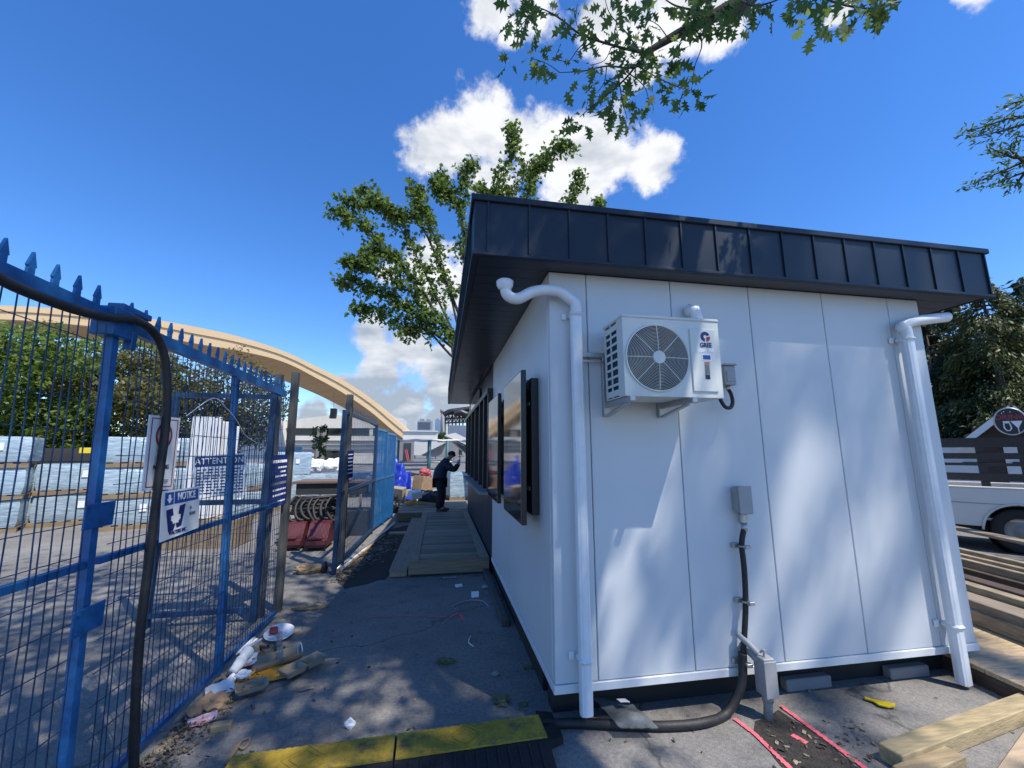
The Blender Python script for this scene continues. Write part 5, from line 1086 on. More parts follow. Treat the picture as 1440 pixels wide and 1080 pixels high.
# skyline
T = thing('apartment_block', 'grey apartment block on the far skyline above trees', 'building', ony(598, 625, 320)); slab('wall', 587, 591.5, 606.5, 634, 320, 20, mat('far grey facade', (.22, .25, .30), .8, var=.1, scale=.1), T); 
for k in range(4): slab('window_row', 588, 593.5+2.6*k, 605.5, 594.6+2.6*k, 319.5, .6, mat('far glazing', (.10, .12, .15), .3), T)
slab('roof_plant', 590, 588.8, 596, 591.5, 322, 10, M_CONCD, T); slab('roof_plant', 600, 589.6, 605, 591.5, 322, 10, M_CONCD, T)
T = thing('glass_tower', 'slim blue grey tower on skyline beside apartment block', 'building', ony(615, 625, 350)); slab('wall', 612, 590, 618.5, 634, 350, 15, mat('far blue facade', (.16, .24, .34), .4, var=.1, scale=.1), T); slab('roof_plant', 613.5, 588, 617, 590, 352, 8, M_CONCD, T)
b = MB(); b.tube([ony(621.5, 620, 150), ony(621.5, 588, 150), ony(621.7, 577, 150)], [.6, .45, .4], 8); b.tube([ony(621.7, 580, 150), ony(621.7, 575.5, 150)], .75, 8); tag(b.build('mast', M_CONCD, org=ony(621.5, 630, 150)), 'slim grey lighting mast on the skyline', 'mast')
T = thing('ride_structure', 'black steel lattice ride structure beside the kiosk eave', 'steel structure', ony(645, 634, 70)); r_ = random.Random(8); b = MB()
for k in range(7):
    x = 626+5*k; b.bar(ony(x, 612, 70), ony(x, 583-2.0*(k > 2), 70+r_.uniform(0, 3)), .22, .22)
for yy in (583, 589, 595): b.bar(ony(625, yy, 70), ony(664, yy-2, 70), .25, .25)
for k in range(7): b.bar(ony(626+5*k, 594, 70), ony(631+5*k, 584, 70), .16, .16); b.bar(ony(626+5*k, 583, 70), ony(631+5*k, 595, 70), .14, .14)
b.build('lattice', M_BLACK, T); b = MB(); b.tube(smooth([ony(624, 584, 69), ony(632, 579, 69), ony(645, 577, 69), ony(666, 574, 69)]), .45, 8); b.tube(smooth([ony(638, 582, 68), ony(648, 580, 68), ony(656, 583, 68), ony(666, 582, 68)]), .6, 8); b.build('track', M_BLACK, T)
b = MB(); a = ony(631, 598, 60); c = ony(668, 622, 60); b.box((a.x, 60, c.z), (c.x, 61, a.z))
for k in range(12): b.box((a.x+.02+k*(c.x-a.x)/12, 59.9, c.z), (a.x+.1+k*(c.x-a.x)/12, 59.999, a.z))
tag(b.build('metal_hoarding', mat('blue grey hoarding', (.17, .21, .28), .6, var=.1, scale=.5), org=(a.x, 60, 0)), 'blue grey ribbed metal hoarding below the ride structure', 'hoarding')
FT = 'far trees on the skyline'
for i, (x, D, h, rd, lab) in enumerate(((572, 95, 6.5, 3.2, 'round tree just above the foot of the arch'), (584, 110, 6.6, 4.0, 'dark tree in front of the apartment block, left side'), (600, 112, 5.2, 4.6, 'broad tree below the apartment block'), (613, 105, 5.6, 3.0, 'tree between the apartment block and the mast'), (626, 80, 6.2, 2.4, 'light green tree beside the steel ride structure'), (635, 84, 5.0, 2.4, 'low tree below the steel ride structure'))):
    crown_tree('distant_tree', lab, atd(x, 0, D), h, rd, LF_FAR, 900, .55, 60+i, group=FT, z0=.1, ncl=26)
crown_tree('climbing_plant', 'narrow green climber on the pillar of white building', atd(449, 0, 63), 6.4, 1.0, LF_FAR, 700, .4, 77, 'plant', z0=.05, ncl=22)
# ------------------------------------------------------------------ chain link fence across the yard
T = thing('chain_fence', 'chain link fence with pale wrapped top rail beyond the landing', 'fence', ony(605, 700, 16.5)); YF = 16.5; zt_ = ony(600, 619.5, YF).z; xa, xb = ony(545, 620, YF).x, ony(680, 620, YF).x
b = MB(); b.tube([(xa+(xb-xa)*i/14, YF, zt_+.02*math.sin(i*2.1)) for i in range(15)], [.055+.012*math.sin(i*1.7) for i in range(15)], 8); b.build('top_rail', M_CONC, T)
b = MB(); b.tube([(xa, YF, ony(600, 650, YF).z), (xb, YF, ony(600, 650, YF).z)], .035, 8); b.build('mid_rail', M_STEEL, T)
for x in (560, 603.5, 629): p = ony(x, 640, YF).x; b = MB(); b.tube([(p, YF-.06, 0), (p, YF-.06, zt_)], .085 if x > 600 else .05, 8); b.build('post', mat('teal post', (.03, .11, .13), .5), T)
b = MB(); k = 0; hh = zt_
x = xa-hh
while x < xb:
    for s_ in (1, -1):
        p0 = [x, 0] if s_ > 0 else [x+hh, 0]; p1 = [p0[0]+s_*hh, hh]
        if xa <= max(p0[0], p1[0]) and min(p0[0], p1[0]) <= xb:
            q0 = list(p0); q1 = list(p1)
            for q in (q0, q1):
                o_ = p1 if q is q0 else p0
                for lim in (xa, xb):
                    if (q[0]-lim)*(o_[0]-lim) < 0 and ((lim == xa and q[0] < xa) or (lim == xb and q[0] > xb)):
                        f_ = (lim-q[0])/(o_[0]-q[0]); q[1] = q[1]+(o_[1]-q[1])*f_; q[0] = lim
            b.tube([(q0[0], YF, q0[1]), (q1[0], YF, q1[1])], .004, 3, 0, False, False)
    x += .12
b.build('chain_mesh', M_STEEL, T)
# ------------------------------------------------------------------ wrapped pallets
def pallet(label, P0, sx, sy, h, rz, z, m, group, seed):
    t = thing('wrapped_pallet', label, 'pallet', (P0.x, P0.y, z), group); C0 = Vector((P0.x, P0.y, z))
    b = MB()
    for k in range(3): b.box(C0+Vector((-sx/2, -sy/2+k*(sy-.1)/2, 0)), C0+Vector((sx/2, -sy/2+k*(sy-.1)/2+.1, .085)))
    for k in range(6): b.box(C0+Vector((-sx/2+k*(sx-.12)/5, -sy/2, .0855)), C0+Vector((-sx/2+k*(sx-.12)/5+.12, sy/2, .11)))
    b.build('pallet_base', M_PALW, t); b = MB(); n = 6; hz = h-.12
    def f(face):
        def g(u, v):
            px, py, pz = face(u, v); q = Vector((px, py, pz)); k = mnoise.noise(q*3.3+Vector((seed*2.7, seed, 0)))*.022; e = 1-.05*(abs(pz-.5)*2)**6; return C0+Vector(((px-.5)*sx*.98*e*(1+k), (py-.5)*sy*.98*e*(1+k), .112+pz*hz*(1+k*.6)))
        return g
    for face in (lambda u, v: (u, 0, v), lambda u, v: (1, u, v), lambda u, v: (1-u, 1, v), lambda u, v: (0, 1-u, v), lambda u, v: (u, v, 1)): b.grid(f(face), n, n)
    b.build('wrapped_load', m, t)
    b = MB(); q = C0+Vector((sx*.1, -sy/2-.012, h*.55)); b.box(q, q+Vector((.12, .004, .16))); b.build('paper_tag', M_PAPER, t)
    t.rotation_euler = (0, 0, rz); return t
GP = 'wrapped block pallets in the yard'; words = ['leftmost', 'second from left', 'third from left', 'fourth from left', 'fifth from left', 'sixth from left', 'seventh from left']
for i, (x, yb) in enumerate(((-70, 762), (14, 757), (98, 752), (172, 748), (246, 746), (318, 746))):
    p = Vector(gp(x, yb-16)); p += Vector((0, .1, 0)); rz = .42+.05*rnd.uniform(-1, 1)
    for tier in range(2): pallet('wrapped grey block pallet of the front row, %s stack, %s tier' % (words[i], ('lower', 'upper')[tier]), p+Vector((rnd.uniform(-.04, .04), 0, 0)), 1.26, 1.0, .71, rz, .71*tier, (M_PLASB, M_PLAS)[tier], GP, i*3+tier)
for i, (x, D, nt) in enumerate(((-8, 14.6, 3), (200, 13.2, 3), (234, 13.4, 3), (345, 14.0, 2), (378, 14.6, 2))):
    p = atd(x, 0, D)
    for tier in range(nt): pallet('wrapped pale pallet of the rear row, %s stack, %s tier' % (words[i], ('lowest', 'middle', 'top')[tier if nt == 3 else tier*2]), p, 1.3, 1.1, .68, .5, .68*tier, (M_PLASB, M_PLAS, M_PLAS)[tier], GP, 40+i*3+tier)
for i, (x, D, z) in enumerate(((412, 17, 0), (412, 17, .8), (432, 16.6, 0), (455, 16.8, 0), (478, 17.5, 0), (520, 18, 0), (400, 18.5, 1.0), (536, 18.4, 0), (505, 19, 0))):
    pallet('wrapped pale pallet seen through the gate opening, number %s' % ('one low at left', 'one above the left low one', 'two in front', 'three with dark gaps', 'four near the far post', 'five behind far leaf', 'six raised at left', 'seven right of far leaf', 'eight behind the navy board')[i], atd(x, 0, D), 1.3, 1.1, .9, .3, z, M_PLAS if i % 3 else M_PLASB, GP, 80+i)
r_ = random.Random(3)
for i, (x, D) in enumerate(((440, 22), (452, 23), (466, 22.5), (428, 23), (476, 24))):
    c = atd(x, 0, D, 1.0); tag(crumple(c, (.45, .4, .35), 90+i, 3, .3).build('white_sack', M_PAPER, org=c), 'bulging white sack on the pallets beyond the gate, ' + ('third from left', 'fourth from left', 'fifth from left', 'second from left', 'rightmost')[i] if False else ('white bulk sack on pallets beyond the gate, ' + ('second from left', 'middle one', 'fourth from left', 'leftmost', 'rightmost')[i]), 'sack', 'white bulk sacks beyond the gate')
# dark hoarding and vehicles behind the pallets
a = atd(30, 0, 16.6); c = atd(190, 0, 15.8); b = MB(); b.bar(a+Vector((0, 0, .9)), c+Vector((0, 0, .9)), .12, 1.8)
tag(b.build('dark_hoarding', mat('charcoal hoarding', (.035, .033, .035), .7, var=.2, scale=3), org=a), 'charcoal board hoarding behind the wrapped pallets', 'hoarding')
a = atd(112, 0, 15.4, 1.74); c = atd(164, 0, 15.2, 1.74); b = MB(); b.bar(a, c, .06, .14); tag(b.build('yellow_rail', M_YELP, org=a), 'yellow rail in front of the charcoal hoarding', 'rail')
T = thing('white_panel_stack', 'tall white ribbed panels standing behind the open gate leaf', 'panels', atd(290, 0, 9.5)); p = atd(290, 0, 9.5)
for k in range(3):
    b = MB(); b.bbox((p.x-.30+.1*k, p.y+.12*k, .5), (p.x+.20+.1*k, p.y+.05+.12*k, 2.35-.08*k), .01)
    for j in range(5): b.box((p.x-.27+.1*k+j*.095, p.y-.012+.12*k, .52), (p.x-.25+.1*k+j*.095, p.y-.0005+.12*k, 2.3-.08*k))
    b.build('panel', M_TRIM, T)
b = MB(); b.box((p.x-.6, p.y-.1, 0), (p.x+.7, p.y+.5, .49)); b.build('support', M_PALW, T)
# ------------------------------------------------------------------ dollies, hose coils and bench in the opening
for i, x in enumerate((414, 449)):
    p = Vector(gp(x, 770)); t = thing('dolly', 'dark red moulded dolly with stacked black hoses, %s one' % ('left', 'right')[i], 'dolly', p, 'red dollies in the gate opening'); w2 = .175
    b = MB(); prof = [(-.30, .06), (-.30, .16), (-.18, .20), (-.05, .42), (.10, .46), (.30, .46), (.30, .06)]
    b.prism([(p.x-w2, p.y+a, z) for a, z in prof], (2*w2, 0, 0)); b.bbox((p.x-w2-.02, p.y-.33, .10), (p.x+w2+.02, p.y-.301, .19), .008); b.bbox((p.x-.12, p.y-.345, .2), (p.x+.12, p.y-.25, .24), .01); b.build('body', M_RED, t)
    for sx in (-1, 1): b = MB(); b.tube([(p.x+sx*w2*.8, p.y-.26, .045), (p.x+sx*w2*.8+.03, p.y-.26, .045)], .045, 14); b.build('wheel', M_TYRE, t)
p = Vector(gp(434, 764)); b = MB(); r_ = random.Random(5)
coil = []
for k in range(150):
    a = k*.21; coil.append((p.x+.40*math.cos(a)*(1+.10*math.sin(k*.13)), p.y+.2+.24*math.sin(a), .50+.0022*k+.02*math.sin(k*.4)))
b.tube(smooth(coil, 2), .032, 7); 
for k in range(7):
    x_ = p.x-.34+.11*k; b.tube(smooth([(x_, p.y+.3, .80), (x_+.03, p.y+.0, .84-.02*(k % 3)), (x_-.02+.02*(k % 2), p.y-.16, .70), (x_+.05, p.y-.26, .50+.03*(k % 4)), (x_+.16, p.y-.27, .44+.02*(k % 3)), (x_+.24, p.y-.2, .52)]), .026, 7)
tag(b.build('hose_coil', M_HOSE, org=p), 'heap of black hose coils lying on the red dollies', 'hose coil')
T = thing('wooden_bench', 'dark brown wooden work table behind the red dollies', 'table', atd(440, 0, 9.6)); p = Vector((gp(440, 762).x+.05, gp(440, 762).y+.55, 0))
b = MB(); b.bbox((p.x-.62, p.y-.2, 1.06), (p.x+.9, p.y+.55, 1.11), .006); b.build('table_top', mat('brown table', (.16, .10, .075), .6, var=.2, scale=4, stretch=(1, 8, 8)), T); b = MB(); b.bbox((p.x-.56, p.y-.15, .84), (p.x+.85, p.y-.12, 1.058), .004); b.bbox((p.x-.56, p.y-.1, .0), (p.x+.85, p.y+.45, .5), .01); b.build('table_apron', M_WDARK, T)
for dx in (-.5, -.1, .3, .7): b = MB(); b.bbox((p.x+dx-.025, p.y-.148, .5), (p.x+dx+.025, p.y-.10, .838), .004); b.build('leg', M_WSTACK, T)
# black refuse bag and long tubes along the far leaf
c = Vector(gp(549, 722)); tag(crumple((c.x, c.y+.1, .24), (.22, .25, .30), 51, 4, .28).build('refuse_bag', M_BLACK, org=c), 'black refuse bag standing beside the walkway step', 'bag')
for i, (x0, y0, x1, y1, rr, lab) in enumerate(((472, 802, 553, 738, .035, 'thick grey tube on the ground along far blue leaf'), (480, 800, 555, 735, .025, 'thin pale tube next to the thick grey tube'), (492, 792, 540, 752, .018, 'thin brown batten on the ground right of tubes'))):
    a = Vector(gp(x0, y0, rr)); e = Vector(gp(x1, y1, rr)); b = MB(); b.tube([a, e], rr, 10); tag(b.build('long_tube', (M_STEEL, M_TRIM, M_CARD)[i], org=a), lab, 'tube')
a = Vector(gp(560, 752)); b = MB(); b.bbox((a.x-.2, a.y, 0), (a.x+.25, a.y+.22, .03), .003); tag(b.build('loose_board', M_WNEW, org=a), 'pale loose board on soil left of the step', 'board')
# ------------------------------------------------------------------ rubbish heap with blue tarp behind the landing
c = Vector((-2.02, 11.0, 0)); b = MB()
b.grid(lambda u, v: Vector((c.x-.28+.62*u+.22*v*(u-.3), c.y+.5-.8*u*.55+.25*math.sin(9*u+3*v)*.5, .16+1.42*(1-v)*(1-.42*u)+.09*math.sin(14*u+2*v)))+Vector((0, -.5*v, 0))+Vector((0, -.10*abs(mnoise.noise(Vector((u*5, v*5, 1)))), 0)), 26, 22)
tp_ = b.build('blue_tarp', M_TARP, org=c); tag(tp_, 'crumpled bright blue tarp hanging at end of the blue fence row', 'tarp')
md = tp_.modifiers.new('th', 'SOLIDIFY'); md.thickness = .012
r_ = random.Random(17); cnt = 0
HL = ['large brown cardboard box tilted on the heap by the tarp', 'flat brown cardboard sheet leaning on the heap', 'small open cardboard carton at the foot of the tarp', 'pale plank end sticking from the heap', 'grey board lying across the heap', 'white foam slab in the heap beside the tarp', 'blue plastic scrap at the bottom of heap', 'short pale batten at front of the heap', 'white paper bundle on the heap', 'brown paper sack left in the heap']
HM = [M_CARD, M_CARD, M_KRAFT, M_WNEW, M_GREY, M_PAPER, M_TARP, M_WNEW, M_PAPER, M_KRAFT]
HP_ = [(592, 700, .48, .35, .30), (585, 690, .6, .04, .45), (570, 704, .25, .25, .2), (577, 702, .6, .09, .04), (600, 706, .7, .15, .03), (580, 708, .3, .18, .08), (572, 704, .3, .25, .05), (605, 712, .6, .06, .05), (588, 711, .22, .18, .12), (560, 706, .3, .2, .3)]
for i, (x, y, sx, sy, sz) in enumerate(HP_):
    p = Vector(gp(x, y, .24)); sx *= 1.25; sy *= 1.2; sz = sz*1.35+.03; zb_ = .24+(.22 if i in (0, 4, 5, 8) else 0); b = MB(); b.bbox((p.x-sx/2, p.y-sy/2, zb_), (p.x+sx/2, p.y+sy/2, zb_+sz), .012); b.rot((p.x, p.y, .26), (r_.uniform(-.25, .25), r_.uniform(-.35, .35), r_.uniform(-1, 1))); tag(b.build(['cardboard_box', 'cardboard_sheet', 'carton', 'plank_end', 'grey_board', 'foam_slab', 'plastic_scrap', 'batten', 'paper_bundle', 'paper_sack'][i], HM[i], org=p), HL[i], ['box', 'cardboard', 'box', 'plank', 'board', 'foam', 'plastic', 'batten', 'paper', 'sack'][i])
SC = [(563, 700, .5, .3, .12, M_CARD, 'crushed brown carton low in the heap, nearest the fence'), (575, 696, .3, .2, .3, M_PAPER, 'white box standing in the heap before the tarp'), (583, 703, .5, .1, .05, M_WNEW, 'fresh wood slat lying across the heap front'), (595, 694, .35, .3, .2, M_KRAFT, 'pale kraft carton at the right of the heap'), (569, 690, .3, .3, .2, M_YEL, 'ochre yellow crate scrap behind the white box'), (589, 688, .5, .06, .4, M_GREY, 'upright grey panel offcut at back of the heap'), (602, 700, .3, .2, .12, M_TARP, 'folded blue sheet at the right end of heap'), (579, 709, .25, .2, .1, M_ORANGE, 'small orange scrap at the front of heap')]
for x, y, sx, sy, sz, m_, lab in SC:
    p = Vector(gp(x, y, .24)); b = MB(); b.bbox((p.x-sx/2, p.y-sy/2, .25), (p.x+sx/2, p.y+sy/2, .25+sz), .012); b.rot((p.x, p.y, .26), (r_.uniform(-.3, .3), r_.uniform(-.4, .4), r_.uniform(-1, 1))); tag(b.build('heap_scrap', m_, org=p), lab, 'scrap')
# things standing between the landing and the chain fence
for i, (x, D, sx, sy, h, m, lab) in enumerate(((590, 15.2, 1.0, .8, .75, M_PLAS, 'clear wrapped pallet left of the person, beyond the heap'), (606, 15.0, .7, .7, 1.05, M_PLASB, 'taller clear wrapped pallet just behind the person'), (649, 15.4, 1.0, .8, 1.0, M_PLAS, 'clear wrapped pallet right of the person by the counter'), (571, 15.8, .9, .7, .8, mat('olive crate', (.25, .23, .10), .7), 'olive covered pallet beyond the blue tarp'))):
    pallet(lab, atd(x, 0, D), sx, sy, h, .2, 0, m, 'pallets before the chain link fence', 120+i)
p = atd(606, 0, 14); b = MB(); q = Vector((p.x-.1, p.y, 0)); b.bbox((q.x-.11, q.y-.03, .35), (q.x-.04, q.y+.03, .95), .02); b.bbox((q.x-.1, q.y-.16, .0), (q.x+.05, q.y+.16, .349), .02); b.rot((q.x, q.y, 0), (0, .22, 0)); tag(b.build('red_barrier', mat('faded red barrier', (.40, .06, .08), .5, var=.2), org=p), 'faded red plastic barrier leaning left of the person', 'barrier')
p = atd(599, 0, 14.4); tag(crumple((p.x, p.y, 1.0), (.2, .15, .15), 88, 3, .25).build('red_cover', mat('faded red cover', (.42, .08, .09), .7, var=.2), org=p), 'faded red cloth bundle on the clear wrapped load', 'bundle')
p = atd(606, 0, 12.6); tag(crumple((p.x, p.y, .28), (.32, .3, .28), 89, 3, .3).build('dark_sack', M_DKIN, org=p), 'dark sack on the ground behind the person', 'sack')
# ------------------------------------------------------------------ pickup, rail fence, shed and sign at the right
Pw = Vector(gp(1441, 749, .37)); fwd = Vector((-.566, .824, 0)); side = Vector((fwd.y, -fwd.x, 0)); side = side if side.dot(CAM-Pw) > 0 else -side
T = thing('pickup_truck', 'white pickup truck parked beyond the lumber, bed side showing', 'pickup truck', (Pw.x, Pw.y, 0)); B0 = Vector((Pw.x, Pw.y, 0))
LC = lambda l, s_, z: B0+fwd*l+side*s_+Vector((0, 0, z))     # l forward of rear axle, s_ toward the viewer
def lbox(b, l0, l1, s0, s1, z0, z1, r=.02):
    q = MB(); q.bbox((l0, s0, z0), (l1, s1, z1), r); b.add([LC(*p) for p in q.v], q.f if fwd.cross(side).z > 0 else [f[::-1] for f in q.f])
def sidepanel(s0, nm):
    b = MB(); arc = [(.43*math.cos(PI*k/18), .37+.43*math.sin(PI*k/18)) for k in range(19)]
    q = [(1.62, 1.06), (1.62, .42), (.43, .42)]+[a for a in arc if a[1] > .42]+[(-.43, .42), (-1.02, .46), (-1.05, 1.06)]
    b.prism([LC(l, s0, z) for l, z in q], -side*.05); d = b.build(nm, M_TRUCK, T)
    b = MB(); out = [LC(.455*math.cos(PI*k/18), s0+.012, .37+.455*math.sin(PI*k/18)) for k in range(19)]; b.tube(out, .018, 8); b.build('fender_flare', M_TRUCK, d); return d
sp_ = sidepanel(.02, 'bed_side'); sidepanel(-1.62, 'bed_side')
b = MB(); lbox(b, -1.05, 1.62, -.06, .035, 1.062, 1.10, .012); lbox(b, -1.05, 1.62, -1.69, -1.60, 1.062, 1.10, .012); b.build('bed_rail', M_TRUCK, T)
b = MB(); lbox(b, -1.0, 1.6, -1.6, -.06, .52, .56); lbox(b, -1.06, -1.0, -1.6, -.06, .5, 1.06); lbox(b, 1.56, 1.61, -1.6, -.06, .56, 1.08); b.build('bed_floor', M_TRUCK, T)
b = MB(); q = MB(); prof = [(1.66, .42), (1.66, 1.05), (1.72, 1.62), (2.0, 1.70), (2.75, 1.66), (3.25, 1.12), (4.25, 1.02), (4.45, .8), (4.45, .4)]
b.prism([LC(l, 0, z) for l, z in prof], -side*1.64); b.build('cab', M_TRUCK, T)
b = MB(); b.prism([LC(l, .004, z) for l, z in ((1.82, 1.12), (1.86, 1.56), (2.7, 1.54), (3.05, 1.12))], side*.004); b.build('side_window', M_GLASS, T)
b = MB(); lbox(b, -1.04, 1.6, .0205, .026, .80, .815, .002); lbox(b, 1.625, 1.635, -.02, .024, .45, 1.05, .002); b.build('body_crease', M_GREY, T)
b = MB(); b.ring(LC(1.30, .022, .86), side, .085, .006, 24, 6); b.build('fuel_door', M_TRUCK, T)
for l in (0, 3.3):
    for s_ in (-.02, -1.42):
        b = MB(); c = LC(l, s_, .37); b.lathe([(.22, -.11), (.34, -.11), (.37, -.08), (.37, .08), (.34, .11), (.22, .11), (.22, -.11)], c-side*.10, 32, side); wt = b.build('wheel', M_TYRE, T)
        b = MB(); b.lathe([(.001, .06), (.06, .07), (.10, .04), (.18, .03), (.215, .09), (.22, .10), (.22, -.08)], c-side*.12, 28, side); b.build('rim', mat('dull rim', (.25, .25, .25), .45, .3), wt)
b = MB(); lbox(b, -1.05, 4.4, -1.5, -.15, .30, .42); b.build('chassis', M_SKID, T)
b = MB(); b.tube([LC(0, -.04, .40), LC(0, -.34, .40)], .45, 24, 0, False); b.disc(LC(0, -.335, .40), side, .45, 24); b.build('wheel_well', M_DKIN, T)
b = MB(); lbox(b, -1.05, -1.0, -.25, -.07, .75, .98, .01); b.build('tail_lamp', M_SIGNR, T)
# rail fence behind the pickup
Pf = atd(1385, 0, 12.0); nf = Vector((CAM.x-Pf.x, CAM.y-Pf.y, 0)).normalized(); tf = Vector((-nf.y, nf.x, 0)); tf = tf if tf.dot(RT) > 0 else -tf
T = thing('rail_fence', 'dark wooden rail fence behind the white pickup truck', 'fence', Pf)
sc_ = 12.0*569/ (569)  # metres per unit slope at the fence
def onpl(x, y, P0, n):
    d = ray(x, y); t = (P0-CAM).dot(n)/d.dot(n); return CAM+d*t
zz = lambda y, P0, n: onpl(1385, y, P0, n).z
for (ya, yb) in ((615.5, 629), (637, 645.5), (651, 655), (665.5, 676)):
    za, zb = zz(ya, Pf, nf), zz(yb, Pf, nf); b = MB(); o_ = Vector((Pf.x, Pf.y, (za+zb)/2)); b.bar(o_-tf*4, o_+tf*4, .05, za-zb); b.build('rail', M_WDARK, T)
for x in (1318, 1379, 1440, 1495):
    q = onpl(x, 640, Pf, nf)-nf*.06; b = MB(); b.bar((q.x, q.y, 0), (q.x, q.y, zz(616.5, Pf, nf)), .14, .12, tf); b.build('post', M_WDARK, T)
Pd = atd(1400, 0, 15.0); nd = nf
T = thing('garden_shed', 'brown gabled shed with white doors and white bargeboards', 'shed', (Pd.x, Pd.y, 0))
Q = lambda x, y, o=0: onpl(x, y, Pd, nd)+nd*o
b = MB(); ap = Q(1421, 576); l_ = Q(1352, 622); r2 = Q(1490, 622); b.prism([Vector((l_.x, l_.y, 0)), Vector((r2.x, r2.y, 0)), r2, ap, l_], -nd*3.0); b.build('wall', mat('brown shed boards', (.055, .040, .032), .8, var=.3, scale=4, stretch=(1, 1, 12)), T)
b = MB()
for a_, c_ in ((Q(1346, 631, .35), Q(1421, 574.5, .35)), (Q(1421, 574.5, .35), Q(1496, 631, .35))): b.bar(a_, c_, .05, .12)
b.build('bargeboard', M_TRIM, T)
b = MB()
for a_, c_ in ((Q(1344, 630, .34), Q(1421, 571, .34)), (Q(1421, 571, .34), Q(1498, 630, .34))): b.prism([a_, c_, c_+Vector((0, 0, .06)), a_+Vector((0, 0, .06))], -nd*3.6)
b.build('roof', M_ROOFB, T)
for x0, x1 in ((1318, 1375), (1410, 1446)):
    a_ = Q(x0, 627, .03); c_ = Q(x1, 627, .03); b = MB(); b.prism([Vector((a_.x, a_.y, .3)), Vector((c_.x, c_.y, .3)), c_, a_], -nd*.03); dr = b.build('door', M_TRIM, T)
    b = MB(); q = Q(x1-5, 651, .05); b.bar(q-tf*.18, q+tf*.06, .03, .04); b.build('handle', M_BLACK, dr)
# round hanging sign
Ps = atd(1420, 0, 11.3); ns = Vector((CAM.x-Ps.x+1.2, CAM.y-Ps.y-1.0, 0)).normalized(); cs = onpl(1420.5, 592.5, Ps, nf); hs_ = (onpl(1420.5, 573.5, Ps, nf)-onpl(1420.5, 611.5, Ps, nf)).length/2
ts = Vector((-ns.y, ns.x, 0)); ts = ts if ts.dot(RT) > 0 else -ts
T = thing('round_sign', 'round dark DRINK sign with mug and glass above rail fence', 'sign', cs)
rx = hs_*.80; el_ = lambda r, k, n=40: cs+ts*(rx*r*math.cos(2*PI*k/n))+Vector((0, 0, hs_*r*math.sin(2*PI*k/n)))
b = MB(); b.prism([el_(1, k) for k in range(40)], -ns*.05); b.build('board', M_SIGNK, T)
b = MB(); b.tube([el_(.98, k)+ns*.004 for k in range(41)], .012, 6, 0, False); b.build('rim', M_STEEL, T)
up_ = Vector((0, 0, 1)); S_ = lambda u, v, o=.003: cs+ts*(rx*u)+up_*(hs_*v)+ns*o
lettering('DRINK', hs_*.52, S_(0, .30, .002), ts, up_, M_SIGNR, T, sx=.92)
def spoly(pts, m, nm, o=.004):
    b = MB(); b.add([S_(u, v, o) for u, v in pts], [tuple(range(len(pts)))]); return b.build(nm, m, T)
spoly([(.0, .02), (.72, .02), (.40, -.55)], M_SIGNW, 'glass_bowl'); spoly([(.37, -.5), (.43, -.5), (.43, -.85), (.37, -.85)], M_SIGNW, 'glass_stem'); spoly([(-.45, .02), (-.05, .02), (-.05, -.14), (-.45, -.14)], M_SIGNW, 'mug_foam')
b = MB(); b.tube([S_(-.42, -.14, .006), S_(-.42, -.5, .006), S_(-.3, -.68, .006), S_(-.12, -.68, .006), S_(0, -.5, .006), S_(-.06, -.14, .006)], .010, 6); b.build('mug_outline', M_SIGNW, T)
for u, v in ((-.42, .62), (-.28, .72), (.1, .70)): spoly([(u-.04, v), (u, v-.05), (u+.04, v), (u, v+.05)], M_SIGNW, 'star')
b = MB(); b.bar(cs-ns*.05+up_*(hs_*.2)-Vector((0, 0, 0)), cs-ns*.7+up_*(hs_*.2), .05, .05); b.build('arm', M_BLACK, T)
# ------------------------------------------------------------------ the person on the landing
def skinned(name, V, E, Rr, m, parent, sub=1, org=None, rz=0):
    me = bpy.data.meshes.new(name); me.from_pydata(V, E, []); o = bpy.data.objects.new(name, me); COL.objects.link(o)
    md = o.modifiers.new('skin', 'SKIN'); md.use_smooth_shade = True
    for i, r in enumerate(Rr):
        me.skin_vertices[0].data[i].radius = (r, r) if not isinstance(r, tuple) else r
    me.skin_vertices[0].data[0].use_root = True
    s = o.modifiers.new('sub', 'SUBSURF'); s.levels = sub; s.render_levels = sub
    dg = bpy.context.evaluated_depsgraph_get(); me2 = bpy.data.meshes.new_from_object(o.evaluated_get(dg)); bpy.data.objects.remove(o); bpy.data.meshes.remove(me); me2.name = name; me2.materials.clear()
    return link(name, me2, m, parent)
PP = Vector((-.72, 8.12, .22)); Pn = thing('person', 'person in dark jacket and trousers bending toward the counter, hand raised', 'person', PP)
V = []; E2 = []; RR = []
def add(p, r, par=None):
    V.append(p); RR.append(r)
    if par is not None: E2.append((par, len(V)-1))
    return len(V)-1
pel = add((-.02, 0, .84), .125); sp1 = add((.0, 0, 1.0), .125, pel); ch = add((.07, 0, 1.16), .14, sp1); nk = add((.17, 0, 1.30), .055, ch); hb = add((.235, 0, 1.355), .06, nk); hd = add((.275, 0, 1.405), .088, hb); ht = add((.295, 0, 1.452), .075, hd)
ns_ = add((.372, 0, 1.385), .014, hd)
hand_pts = {}
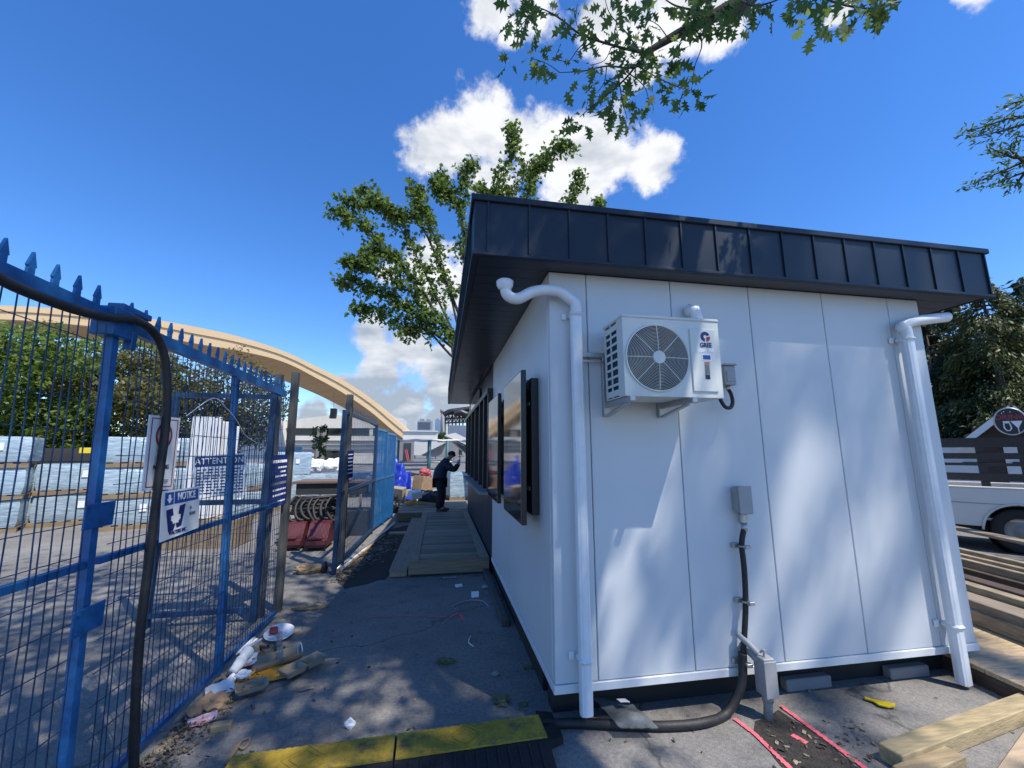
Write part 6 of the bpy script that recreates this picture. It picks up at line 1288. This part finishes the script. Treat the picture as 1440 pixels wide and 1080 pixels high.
for s_ in (-1, 1):
    sh = add((.10, s_*.17, 1.20), .062, ch); elb = add(((.34 if s_ < 0 else .28), s_*.23, 1.02), .045, sh); wr = add(((.44 if s_ < 0 else .43), s_*.13, (1.20 if s_ < 0 else 1.08)), .03, elb)
    pm = add(((.465 if s_ < 0 else .475), s_*.105, (1.26 if s_ < 0 else 1.12)), (.036, .018), wr)
    for k in range(4):
        bx = V[pm]; f1 = add((bx[0]+.012, bx[1]+(-.024+.016*k), bx[2]+.045+.006*(1.5-abs(k-1.5))), .009, pm); f2 = add((bx[0]-.008+.004*k, bx[1]+(-.026+.017*k), bx[2]+.075+.008*(1.5-abs(k-1.5))), .007, f1)
    t1 = add((V[wr][0]-.025, V[wr][1]-s_*.03, V[wr][2]+.05), .010, wr); add((V[wr][0]-.035, V[wr][1]-s_*.035, V[wr][2]+.08), .008, t1)
    hp = add((-.02, s_*.09, .80), .09, pel); kn = add(((.03 if s_ < 0 else .06), s_*.10, .45), .058, hp); an = add(((-.05 if s_ < 0 else .0), s_*.10, .09), .04, kn); add(((.10 if s_ < 0 else .15), s_*.115, .045), .035, an)
skinned('body', V, E2, RR, M_SKIN, Pn, 2)
jv = [(-.03, 0, .66), (-.025, 0, .84), (-.01, 0, 1.0), (.07, 0, 1.17), (.16, 0, 1.275)]; je = [(0, 1), (1, 2), (2, 3), (3, 4)]; jr = [(.225, .20), (.225, .195), (.22, .19), (.235, .19), .10]
for s_ in (-1, 1):
    k = len(jv); jv += [(.10, s_*.17, 1.195), ((.34 if s_ < 0 else .28), s_*.23, 1.015), ((.425 if s_ < 0 else .415), s_*.145, (1.17 if s_ < 0 else 1.065))]; je += [(3, k), (k, k+1), (k+1, k+2)]; jr += [.115, .088, .066]
skinned('jacket', jv, je, jr, M_JACK, Pn, 2)
tv = [(-.02, 0, .82)]; te = []; tr_ = [(.19, .165)]
for s_ in (-1, 1):
    k = len(tv); tv += [(-.02, s_*.09, .74), ((.03 if s_ < 0 else .06), s_*.10, .45), ((-.045 if s_ < 0 else .005), s_*.10, .055)]; te += [(0, k), (k, k+1), (k+1, k+2)]; tr_ += [.135, .108, .098]
skinned('trousers', tv, te, tr_, M_PANT, Pn, 2)
for s_ in (-1, 1):
    x0 = -.09 if s_ < 0 else -.04; b = MB(); y0 = s_*.105
    b.grid(lambda u, v: PP+Vector((x0+.28*u, y0+(.045+.012*math.sin(PI*u))*math.cos(PI*v)*(1 if u < .99 else .3)*(.75+.25*math.sin(PI*min(u+.15, 1))), .0+(.11-.065*u)*math.sin(PI*v))), 10, 10); b.build('shoe', M_BLACK, Pn)
b = crumple(PP+Vector((.262, 0, 1.435)), (.098, .096, .072), 6, 3, .06); b.build('hair', M_HAIR, Pn)
for s_ in (-1, 1):
    b = crumple(PP+Vector((.268, s_*.088, 1.385)), (.018, .009, .028), 3, 2, .1); b.build('ear', M_SKIN, Pn)
    b = crumple(PP+Vector((.355, s_*.032, 1.405)), (.008, .012, .007), 3, 2, .05); b.build('eye', M_BLACK, Pn)
